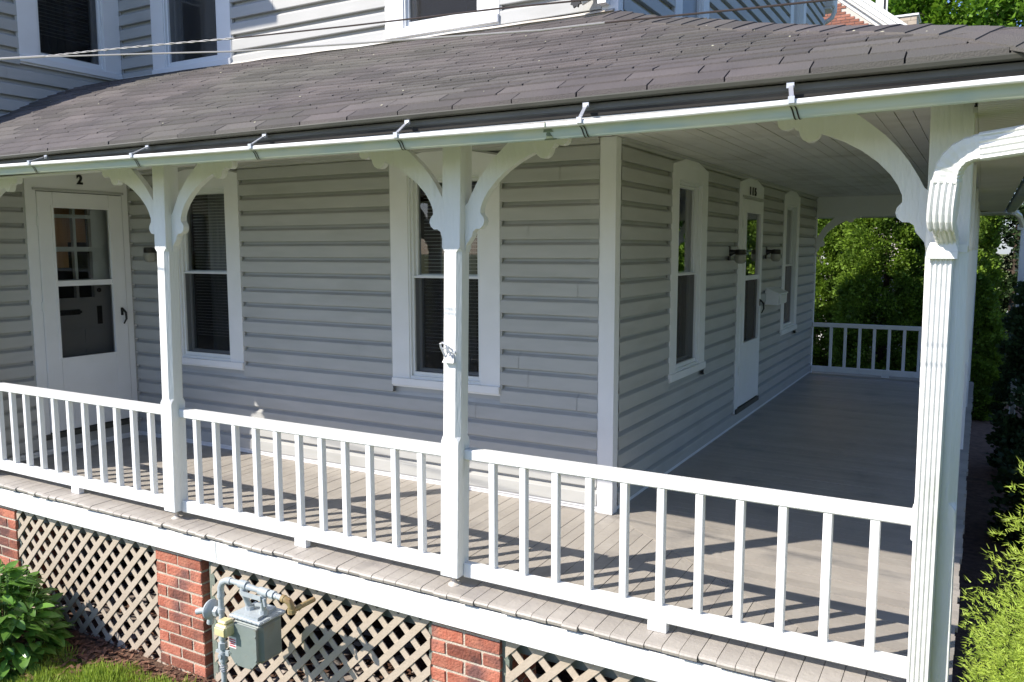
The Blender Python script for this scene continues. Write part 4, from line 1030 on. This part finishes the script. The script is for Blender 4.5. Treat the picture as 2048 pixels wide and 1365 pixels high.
# ------------------------------------------------------------------ foliage helpers
def leaf_mesh(l, w, fold=.25, seed=0):
    q = random.Random(seed); m = MB(); st = [0, .15, .35, .55, .75, .92, 1.0]; ww = [.02, .55, .95, 1.0, .72, .3, .0]
    vs = []
    for t, k in zip(st, ww):
        z = -.25*l*t*t; h = w/2*k
        vs += [(-h, t*l, z+fold*h), (0, t*l, z), (h, t*l, z+fold*h)]
    n_ = len(st); m.add(vs, [(3*i+c, 3*i+c+1, 3*i+c+4, 3*i+c+3) for i in range(n_-1) for c in (0, 1)])
    return m
def card_cloud(name, pts, nrm, size, m, parent=None, shape='spray', seed=1, kind='stuff', jitter=1.0, droop=0.0):
    """many small leaf shaped faces, numpy, one mesh"""
    rg = np.random.RandomState(seed); n = len(pts); pts = np.asarray(pts, float); nrm = np.asarray(nrm, float)
    d = nrm+rg.normal(0, .55*jitter, (n, 3)); d[:, 2] += droop; d /= np.linalg.norm(d, axis=1)[:, None]+1e-9
    r = rg.normal(0, 1, (n, 3)); s = np.cross(d, r); s /= np.linalg.norm(s, axis=1)[:, None]+1e-9
    L_ = (size*rg.uniform(.6, 1.4, n))[:, None]
    if shape == 'needle': W_ = L_*.10
    elif shape == 'spray': W_ = L_*.42
    else: W_ = L_*.36
    base = pts; tip = pts+d*L_; mid = pts+d*L_*.5
    if shape == 'needle':
        V = np.stack([base-s*W_, base+s*W_, tip], 1).reshape(-1, 3); F = np.arange(n*3).reshape(-1, 3); k = 3
    else:
        up_ = np.cross(s, d); bend = up_*L_*.12
        V = np.stack([base, mid-s*W_+bend, tip, mid+s*W_+bend], 1).reshape(-1, 3); F = np.arange(n*4).reshape(-1, 4); k = 4
    off = np.array(WL[parent.name]) if parent else np.zeros(3)
    me = bpy.data.meshes.new(name); V = V-off
    me.vertices.add(len(V)); me.vertices.foreach_set('co', V.ravel().astype(np.float32))
    me.loops.add(F.size); me.loops.foreach_set('vertex_index', F.ravel().astype(np.int32))
    me.polygons.add(len(F)); me.polygons.foreach_set('loop_start', np.arange(0, F.size, k, dtype=np.int32)); me.polygons.foreach_set('loop_total', np.full(len(F), k, dtype=np.int32))
    me.update(calc_edges=True); me.materials.append(m)
    o = bpy.data.objects.new(name, me); COL.objects.link(o)
    if parent: o.parent = parent
    WL[o.name] = Vector(off)
    if kind: o['kind'] = kind
    return o
def lumpy(c, rad, n, lumps, seed, zpow=1.0, shell=.72, prof=None):
    """points in clumps over a crown: returns pts, normals"""
    rg = np.random.RandomState(seed); c = np.array(c, float); rad = np.array(rad, float)
    u = rg.normal(0, 1, (lumps, 3)); u /= np.linalg.norm(u, axis=1)[:, None]
    if prof is not None:
        h = rg.uniform(0, 1, lumps); a = rg.uniform(0, 2*pi, lumps); rr = np.array([prof(t) for t in h])*rg.uniform(.72, 1.0, lumps)
        lc = c+np.stack([rad[0]*rr*np.cos(a), rad[1]*rr*np.sin(a), rad[2]*h], 1); un = np.stack([np.cos(a), np.sin(a), np.full(lumps, .35)], 1)
    else:
        lc = c+u*rad*rg.uniform(shell*.8, 1.0, lumps)[:, None]; un = u
    per = n//lumps; P = []; Nn = []
    for i in range(lumps):
        r0 = rad.min()*rg.uniform(.14, .30) if prof is None else rad[:2].min()*rg.uniform(.16, .34)
        v = rg.normal(0, 1, (per, 3)); v /= np.linalg.norm(v, axis=1)[:, None]
        P.append(lc[i]+v*r0*rg.uniform(.35, 1.0, per)[:, None]*np.array([1, 1, .8])); Nn.append(v*.8+un[i]*.7+np.array([0, 0, .25]))
    return np.concatenate(P), np.concatenate(Nn)
def conifer(name, c, r, h, m, n, lumps, size, seed, label, cat, group=None, shape='spray', prof=None, trunk=True, core=None):
    t = thing(name, c, label, cat, group)
    P, Nn = lumpy(c, (r, r, h), n, lumps, seed, prof=prof or (lambda t: (1-t)**.7*.95+.06))
    card_cloud('crown', P, Nn, size, m, t, shape=shape, seed=seed, kind=None)
    if trunk:
        k = MB(); k.tube([(c[0], c[1], c[2]-.05), (c[0]+.03, c[1], c[2]+h*.45), (c[0], c[1]+.02, c[2]+h*.93)], [r*.09, r*.06, .01], 8)
        q = random.Random(seed)
        for i in range(26):
            z = c[2]+h*(.08+.8*i/26); a = q.uniform(0, 2*pi); l = r*.75*(1-i/32)
            k.tube([(c[0], c[1], z), (c[0]+cos(a)*l*.5, c[1]+sin(a)*l*.5, z+.12*l), (c[0]+cos(a)*l, c[1]+sin(a)*l, z+.35*l)], [.02, .012, .005], 5)
        obj('trunk', k, M['bark'], t)
    return t

# ------------------------------------------------------------------ hedge and trees behind the porch
egg = lambda t: min(1.0, (t*4+.25))*max(.05, 1-t**2.4)**.8
def arb(x, y, r, h, seed, label, n=60000, m='arbor', size=.050, lumps=330):
    return conifer('arborvitae', (x, y, GZ), r, h, M[m], n, lumps, size, seed, label, 'evergreen tree', 'arborvitae behind the porch', prof=egg)
arb(.45, 12.0, .85, 4.6, 21, 'broad bright-topped arborvitae seen through the far porch opening', 110000, lumps=520)
arb(1.72, 12.3, .62, 5.6, 22, 'tall arborvitae right of the porch posts with sunlit top')
arb(-.62, 12.6, .65, 3.6, 23, 'shorter dark arborvitae beside the house corner at the porch end')
arb(2.62, 16.2, .85, 6.4, 26, 'tall dark evergreen at the right edge behind the spruce side', 40000, m='yew', size=.07)
arb(2.0, 10.3, .42, 2.3, 24, 'small clipped arborvitae just beyond the far end of the porch', 26000)
conifer('blue_spruce', (3.25, 14.5, GZ), .75, 4.6, M['spruce'], 50000, 200, .075, 25, 'bluish spruce at the right edge behind the far downspout', 'tree', shape='needle')
yews = [(3.05, 6.6, .75, 1.9, 'dark yew shrub standing at the right edge beyond the porch side'), (2.62, 6.9, .36, 2.45, 'upright dark yew that hides the foot of the far downspout'),
        (3.0, 4.0, .66, 1.5, 'rounded dark yew shrub in shade beside the side porch'), (3.2, 2.2, .62, 1.15, 'lowest dark yew shrub in the shaded bed right of the porch')]
for i, (x, y, r, h, lb) in enumerate(yews):
    conifer('yew_shrub', (x, y, GZ), r, h, M['yew'], 14000, 110, .055, 40+i, lb, 'shrub', 'dark yew shrubs beside the porch', prof=lambda t: max(.08, 1-t**2.2)**.55)
# bright conifer in the foreground on the right
t = thing('bright_conifer', (2.74, -2.3, GZ), 'bright lime-green conifer shrub with a brown patch in the lower right corner', 'shrub')
pf = lambda t: max(.03, 1-t**2.6)**.6
P, Nn = lumpy((2.74, -2.3, GZ), (.84, .72, 2.5), 42000, 1100, 77, prof=pf)
k0 = MB(); rg = random.Random(9)
PP = []; NN = []
rgn = np.random.RandomState(5)
for rep in range(13):                       # needle tufts: every twig tip carries a burst of needles
    PP.append(P+rgn.normal(0, .007, P.shape)); NN.append(Nn/np.linalg.norm(Nn, axis=1)[:, None]*1.1+rgn.normal(0, .35, P.shape))
PP = np.concatenate(PP); NN = np.concatenate(NN)
keep = (PP[:, 0] < 3.0) & (PP[:, 0] > 2.03) & (PP[:, 2] > -.75)
card_cloud('needles', PP[keep], NN[keep], .016, M['lime'], t, shape='needle', seed=3, kind='stuff', jitter=.8)
m = MB(); vs = []; nn_ = 20; hh = [0, .15, .3, .45, .6, .75, .9, 1]
for h_ in hh:
    for k in range(nn_):
        a = 2*pi*k/nn_; rr = pf(h_)*(.82+.05*sin(5*a+h_*9)); vs.append((2.74+.80*rr*cos(a), -2.3+.70*rr*sin(a), GZ+2.5*h_*.97))
m.add(vs, [(i*nn_+k, i*nn_+(k+1) % nn_, (i+1)*nn_+(k+1) % nn_, (i+1)*nn_+k) for i in range(len(hh)-1) for k in range(nn_)])
obj('inner_twigs', m, M['limecore'], t)
# deciduous tree behind the brick house
t = thing('maple_tree', (1.6, 27, GZ), 'large leafy maple filling the top right corner behind the roof', 'tree')
P, Nn = lumpy((1.8, 27.5, 9.6), (4.6, 2.6, 3.6), 42000, 300, 55, shell=.75)
card_cloud('crown', P, Nn, .20, M['tree'], t, shape='leaf', seed=4, kind=None)
m = MB(); m.tube([(1.6, 27.6, GZ), (1.7, 27.6, 4), (1.9, 27.5, 8), (2.1, 27.5, 11.5)], [.42, .33, .22, .06], 10)
q = random.Random(8)
for i in range(22):
    z = q.uniform(4.5, 10.5); a = q.uniform(0, 2*pi); l = q.uniform(1.5, 3.6)
    m.tube([(1.8, 27.5, z), (1.8+cos(a)*l*.5, 27.5+sin(a)*l*.35, z+l*.35), (1.8+cos(a)*l, 27.5+sin(a)*l*.6, z+l*.55)], [.10, .06, .02], 6)
obj('trunk', m, M['bark'], t)
# trees to the side, mostly seen in the door glass
for i, (x, y, r) in enumerate(((6.6, 22.5, 2.4), (9.5, 12.0, 2.8), (11.5, 5.5, 2.6), (13, -3, 3.0))):
    t = thing('garden_tree', (x, y, GZ), ('leafy tree mirrored in the glass of door 115', 'leafy tree across the side garden, outside the picture', 'third side garden tree, outside the picture', 'leafy tree near the street corner, outside the picture')[i], 'tree')
    P, Nn = lumpy((x, y, 3.6), (r, r, 2.6), 9000, 110, 60+i); card_cloud('crown', P, Nn, .22, M['tree'], t, shape='leaf', seed=i, kind=None)
    m = MB(); m.tube([(x, y, GZ), (x+.1, y, 1.5), (x, y, 4.5)], [.22, .17, .06], 8); obj('trunk', m, M['bark'], t)

# ------------------------------------------------------------------ brick house behind
nb = thing('brick_house', (-1.5, 20.5, GZ), 'orange brick neighbouring house with wide white gable boards behind the roof', 'house')
Y0 = 20.0
RA, RB = Vector((-1.8074, 20.0000, 8.5129)), Vector((-0.6585, 20.0000, 7.5838))
def rk(x): return RA.z+(x-RA.x)*(RB.z-RA.z)/(RB.x-RA.x)     # lower edge line of the rake
m = MB(); m.prism([(-9, GZ), (1.2, GZ), (1.2, rk(1.2)), (-4.2, rk(-4.2)), (-9, 7.15)], Y0+.02, Y0+.3, 'y'); obj('wall', m, M['nmortar'], nb)
cnt = 0; st = MB(); r = 0; z = 3.0
while z < 9.6:
    x = -5.6+(r % 2)*.118
    while x < 1.0:
        x1 = x+.222; zt_ = min(rk(x), rk(x1))
        if z+.062 < zt_+.0 and x1 < 1.0:
            m = MB(); m.box(x, x1, Y0, Y0+.022, z, z+.062)
            if 7.4 < z and x > -2.6 and cnt < 290: obj('brick', m, M['nbrick'], nb); cnt += 1
            else: st.add(m.v, m.f)
        x += .236
    z += .0775; r += 1
obj('bricks', st, M['nbrick'], nb, kind='stuff')
def rake(off0, off1, ya, yb, mt, nm):
    m = MB(); m.prism([(-4.2, rk(-4.2)+off0), (1.6, rk(1.6)+off0), (1.6, rk(1.6)+off1), (-4.2, rk(-4.2)+off1)], ya, yb, 'y'); obj(nm, m, M[mt], nb)
rake(-.02, .10, Y0-.02, Y0+.02, 'white', 'rake_board'); rake(.1005, .20, Y0-.16, Y0+.1, 'soffit', 'rake_soffit'); rake(.2005, .36, Y0-.20, Y0+.2, 'white', 'rake_board'); rake(.3605, .50, Y0-.24, Y0+.2, 'lip', 'rake_board')
m = MB(); m.box(-9, -4.3, Y0-.2, Y0+6, 9.5, 9.6); obj('roof', m, M['roofgrey'], nb)
# stone faced dormer
dm = MB(); dm.box(-1.6, .14, Y0+.6, Y0+1.4, 6.2, 7.98); dpart = obj('dormer_wall', dm, M['nmortar'], nb)
z = 6.6; r = 0; q = random.Random(4)
while z < 7.93:
    x = -1.6+(r % 2)*.14; hgt = .115
    while x < .12:
        x1 = min(x+q.uniform(.22, .38), .14)
        m = MB(); m.box(x, x1-.008, Y0+.575, Y0+.6, z, min(z+hgt-.008, 7.96)); obj('stone_block', m, M['tanstone'], dpart); x = x1
    z += hgt; r += 1
m = MB(); m.box(-1.6, .18, Y0+.54, Y0+1.5, 7.981, 8.03); obj('dormer_coping', m, M['white'], nb)
m = MB(); m.box(-.90, -.70, Y0+.50, Y0+.57, 7.2, 9.4); m.box(-.64, -.60, Y0+.50, Y0+.57, 7.2, 9.4); w_ = obj('dormer_window', m, M['white'], nb)
m = MB(); m.box(-.70, -.64, Y0+.51, Y0+.56, 7.2, 9.4); obj('pane', m, M['black'], w_)
# eave gutter end of our house at the far upper corner
t = thing('eave_return', (.1, 7.2, 4.7), 'white boxed eave end and curved downspout at the far upper house corner', 'downspout')
a_ = Vector((-0.0545, 7.3000, 4.9227)); b_2 = Vector((0.1242, 7.3000, 5.0790))
m = MB(); m.box(a_.x, b_2.x, 7.16, 7.45, a_.z, b_2.z, .015); m.box(a_.x-.02, b_2.x-.03, 7.16, 7.4, a_.z-.03, a_.z-.001, .01); obj('box', m, M['white'], t)
m = MB(); m.tube([tuple(Vector((0.1039, 7.3000, 4.9526))), tuple(Vector((0.1129, 7.3000, 4.8866))), tuple(Vector((0.0840, 7.3000, 4.8126))), tuple(Vector((0.0093, 7.3000, 4.7639))), tuple(Vector((-0.0667, 7.3000, 4.7347))), tuple(Vector((-0.0879, 7.3000, 4.6126)))], .030, 8); obj('pipe', m, M['white'], t, smooth=True)
# garage with white corner seen left of the hedge, and house mirrored in the windows
t = thing('garage', (-3.2, 17, GZ), 'grey garage with white corner trim glimpsed left of the hedge', 'garage')
m = MB(); m.box(-7.4, -.95, 14.6, 18, GZ, 2.9); obj('wall', m, M['room'], t)
m = MB(); m.box(-1.10, -.93, 14.57, 14.70, GZ, 2.9); obj('corner_board', m, M['white'], t)
m = MB(); m.box(-2.4, -1.4, 14.56, 14.595, 1.35, 1.41); m.box(-2.4, -1.4, 14.56, 14.595, 1.9, 1.95); obj('trim', m, M['white'], t)
m = MB(); m.add([(-7.6, 14.3, 2.9), (-.7, 14.3, 2.9), (-.7, 18.3, 2.9), (-7.6, 18.3, 2.9), (-7.6, 16.3, 4.2), (-.7, 16.3, 4.2)], [(0, 1, 5, 4), (2, 3, 4, 5), (1, 2, 5), (3, 0, 4)]); obj('roof', m, M['roofgrey'], t)
t = thing('salmon_house', (15, 34, GZ), 'salmon sided house mirrored in the side window glass', 'house')
m = MB()
for k in range(26): m.box(8.4, 22, 29.0-(.012 if k % 2 else 0), 34, GZ+k*.14, GZ+(k+1)*.14-.012)
m.box(8.41, 21.9, 29.02, 33.9, GZ, 2.6); obj('siding', m, M['pink'], t, kind='stuff')
m = MB(); m.add([(8, 28.5, 2.6), (22.4, 28.5, 2.6), (22.4, 34.5, 2.6), (8, 34.5, 2.6), (8, 31.5, 5.0), (22.4, 31.5, 5.0)], [(0, 1, 5, 4), (2, 3, 4, 5), (1, 2, 5), (3, 0, 4)]); obj('roof', m, M['roofgrey'], t)
for x in (10, 13.5, 17): 
    m = MB(); m.box(x, x+1, 28.93, 28.97, .2, 1.7); w_ = obj('window', m, M['white'], t); m = MB(); m.box(x+.08, x+.92, 28.91, 28.929, .28, 1.62); obj('pane', m, M['black'], w_)

# ------------------------------------------------------------------ leafy bush on the left
bush = thing('leafy_bush', (-3.74, -1.98, GZ), 'broad-leaved green bush with wilted yellow blooms in the lower left corner', 'bush')
LM = [leaf_mesh(l, w, f_, i).mesh('leaf', M['leaf'], True) for i, (l, w, f_) in enumerate(((.135, .066, .25), (.12, .060, .4), (.15, .068, .15), (.10, .055, .3), (.085, .046, .5)))]
q = random.Random(12); st = MB(); nleaf = 0; leaves = []
for k in range(1100):
    u = Vector((q.gauss(0, 1), q.gauss(0, 1), abs(q.gauss(0, 1)))).normalized()
    rr = q.uniform(.55, 1.0)**.6
    c = Vector((-3.74+u.x*.50*rr, -1.93+u.y*.36*rr, GZ+.0+u.z*.62*rr+.03*sin(u.x*9)))
    a = atan2(u.y, u.x)+q.uniform(-.7, .7); tilt = q.uniform(-.5, .55)+.25
    rot = (Matrix.Rotation(a-pi/2, 4, 'Z')@Matrix.Rotation(tilt-.3*(1-u.z), 4, 'X')@Matrix.Rotation(q.uniform(-.5, .5), 4, 'Y'))
    leaves.append(((c-CP).length-rr*2, c, rot, q.randrange(5), q.uniform(.75, 1.15)))
leaves.sort(key=lambda t: t[0])
for i, (d, c, rot, li, sc) in enumerate(leaves):
    if i < 290: inst('leaf', LM[li], bush, c, rot.to_euler(), sc)
    else:
        mm_ = Matrix.Translation(c)@rot@Matrix.Scale(sc, 4); st.add([tuple(mm_@v.co) for v in LM[li].vertices], [tuple(p.vertices) for p in LM[li].polygons])
obj('leaves', st, M['leaf'], bush, kind='stuff')
m = MB()
for k in range(60):
    a = q.uniform(0, 2*pi); r_ = q.uniform(.1, .5); m.tube([(-3.74+.1*cos(a), -1.93+.1*sin(a), GZ+.02), (-3.74+r_*.6*cos(a), -1.93+r_*.5*sin(a), GZ+.3), (-3.74+r_*.9*cos(a), -1.93+r_*.6*sin(a), GZ+q.uniform(.4, .6))], .004, 4)
obj('stems', m, M['leafstem'], bush, kind='stuff')
for k, (x, y, z) in enumerate(((-3.72, -2.32, -.62), (-3.56, -2.34, -.65), (-3.42, -2.32, -.66), (-3.66, -2.36, -.82), (-3.38, -2.30, -.84))):
    m = MB(); m.tube([(x-.06, y+.10, z+.14), (x-.02, y+.03, z+.10), (x, y, z)], .0022, 4)
    for j in range(16):
        u = Vector((q.gauss(0, 1), q.gauss(0, 1), q.gauss(0, .6))).normalized()*.022; s_ = u.cross(Vector((0, 0, 1))).normalized()*.007
        c = Vector((x, y, z)); m.add([tuple(c), tuple(c+u*.6-s_), tuple(c+u*1.2), tuple(c+u*.6+s_)], [(0, 1, 2, 3)])
    obj('wilted_bloom', m, M['wilt'], bush)

# ------------------------------------------------------------------ grass
rg = np.random.RandomState(2); n = 60000
x = rg.uniform(-4.8, -.6, n); y = -1.58-np.abs(rg.gamma(1.6, .30, n)); edge = np.interp(x, [-4.8, -4.2, -3.4, -2.9, -2.4, -.6], [-1.95, -2.0, -1.80, -1.66, -1.61, -1.70])+.035*np.sin(x*9)+.02*np.sin(x*23)
ok = y < edge+rg.normal(0, .03, n); x, y = x[ok], y[ok]
cl = .5+.5*np.sin(x*8.3+2*np.sin(y*6))*np.cos(y*9+x*2)
P = np.stack([x, y, np.full(len(x), GZ+.005)], 1); Nn = np.stack([rg.normal(0, .3, len(x)), rg.normal(0, .3, len(x)), np.full(len(x), 1.2)], 1)
o = card_cloud('grass', P, Nn, .045+.055*cl, M['grass'], None, shape='needle', seed=8, kind='stuff', jitter=.5); o['label'] = 'bright lawn grass at the foot of the lattice'
n = 60000; x = rg.uniform(-7, 5, n); y = rg.uniform(-7, -2.4, n)
P = np.stack([x, y, np.full(n, GZ)], 1); Nn = np.stack([rg.normal(0, .3, n), rg.normal(0, .3, n), np.full(n, 1.2)], 1)
o = card_cloud('grass', P, Nn, np.full(n, .07), M['grass'], None, shape='needle', seed=9, kind='stuff', jitter=.5); o['label'] = 'lawn grass in front of the porch below the picture'

# ------------------------------------------------------------------ service wires
def wire(pts_, r_, mt, label, twist=False):
    pts = [Vector(p) for p in pts_]; m = MB(); dense = []
    for i in range(len(pts)-1):
        for k in range(10 if twist else 4): dense.append(pts[i].lerp(pts[i+1], k/(10 if twist else 4)))
    dense.append(pts[-1])
    if twist:
        for ph in (0, pi): m.tube([tuple(p+Vector((0, .0028*cos(j*1.9+ph), .0028*sin(j*1.9+ph)))) for j, p in enumerate(dense)], r_*.62, 5)
    else: m.tube([tuple(p) for p in dense], r_, 6)
    return top('service_wire', m, M[mt], tuple(dense[0]), label=label, cat='wire', group='wires across the front')
wire([(-4.856, -2.550, 2.880), (-2.992, -2.550, 2.695), (-2.066, -2.550, 2.612), (-1.709, -2.550, 2.583)], .0055, 'wire', 'thick pale wire at the far left before it splits')
wire([(-1.709, -2.550, 2.583), (-1.312, -2.550, 2.563), (-0.892, -2.550, 2.538), (-0.492, -2.550, 2.512)], .0035, 'wire', 'upper pale twisted wire crossing the upstairs windows', True)
wire([(-0.492, -2.550, 2.512), (0.073, -2.550, 2.484), (0.391, -2.550, 2.470), (0.677, -2.550, 2.458), (1.023, -2.550, 2.438), (1.448, -2.550, 2.411)], .0028, 'wirered', 'dark continuation of the upper wire over the sunlit siding')
wire([(-1.709, -2.550, 2.581), (-0.895, -2.550, 2.503), (-0.495, -2.550, 2.464), (0.071, -2.550, 2.424), (0.489, -2.550, 2.396), (0.818, -2.550, 2.374), (1.031, -2.550, 2.368)], .0032, 'wire', 'lower pale wire running along the top of the porch roof')
wire([(1.031, -2.550, 2.368), (1.228, -2.550, 2.360), (1.449, -2.550, 2.350), (1.651, -2.550, 2.343), (1.922, -2.550, 2.334)], .0028, 'wirered', 'black wire crossing in front of the side upstairs wall')
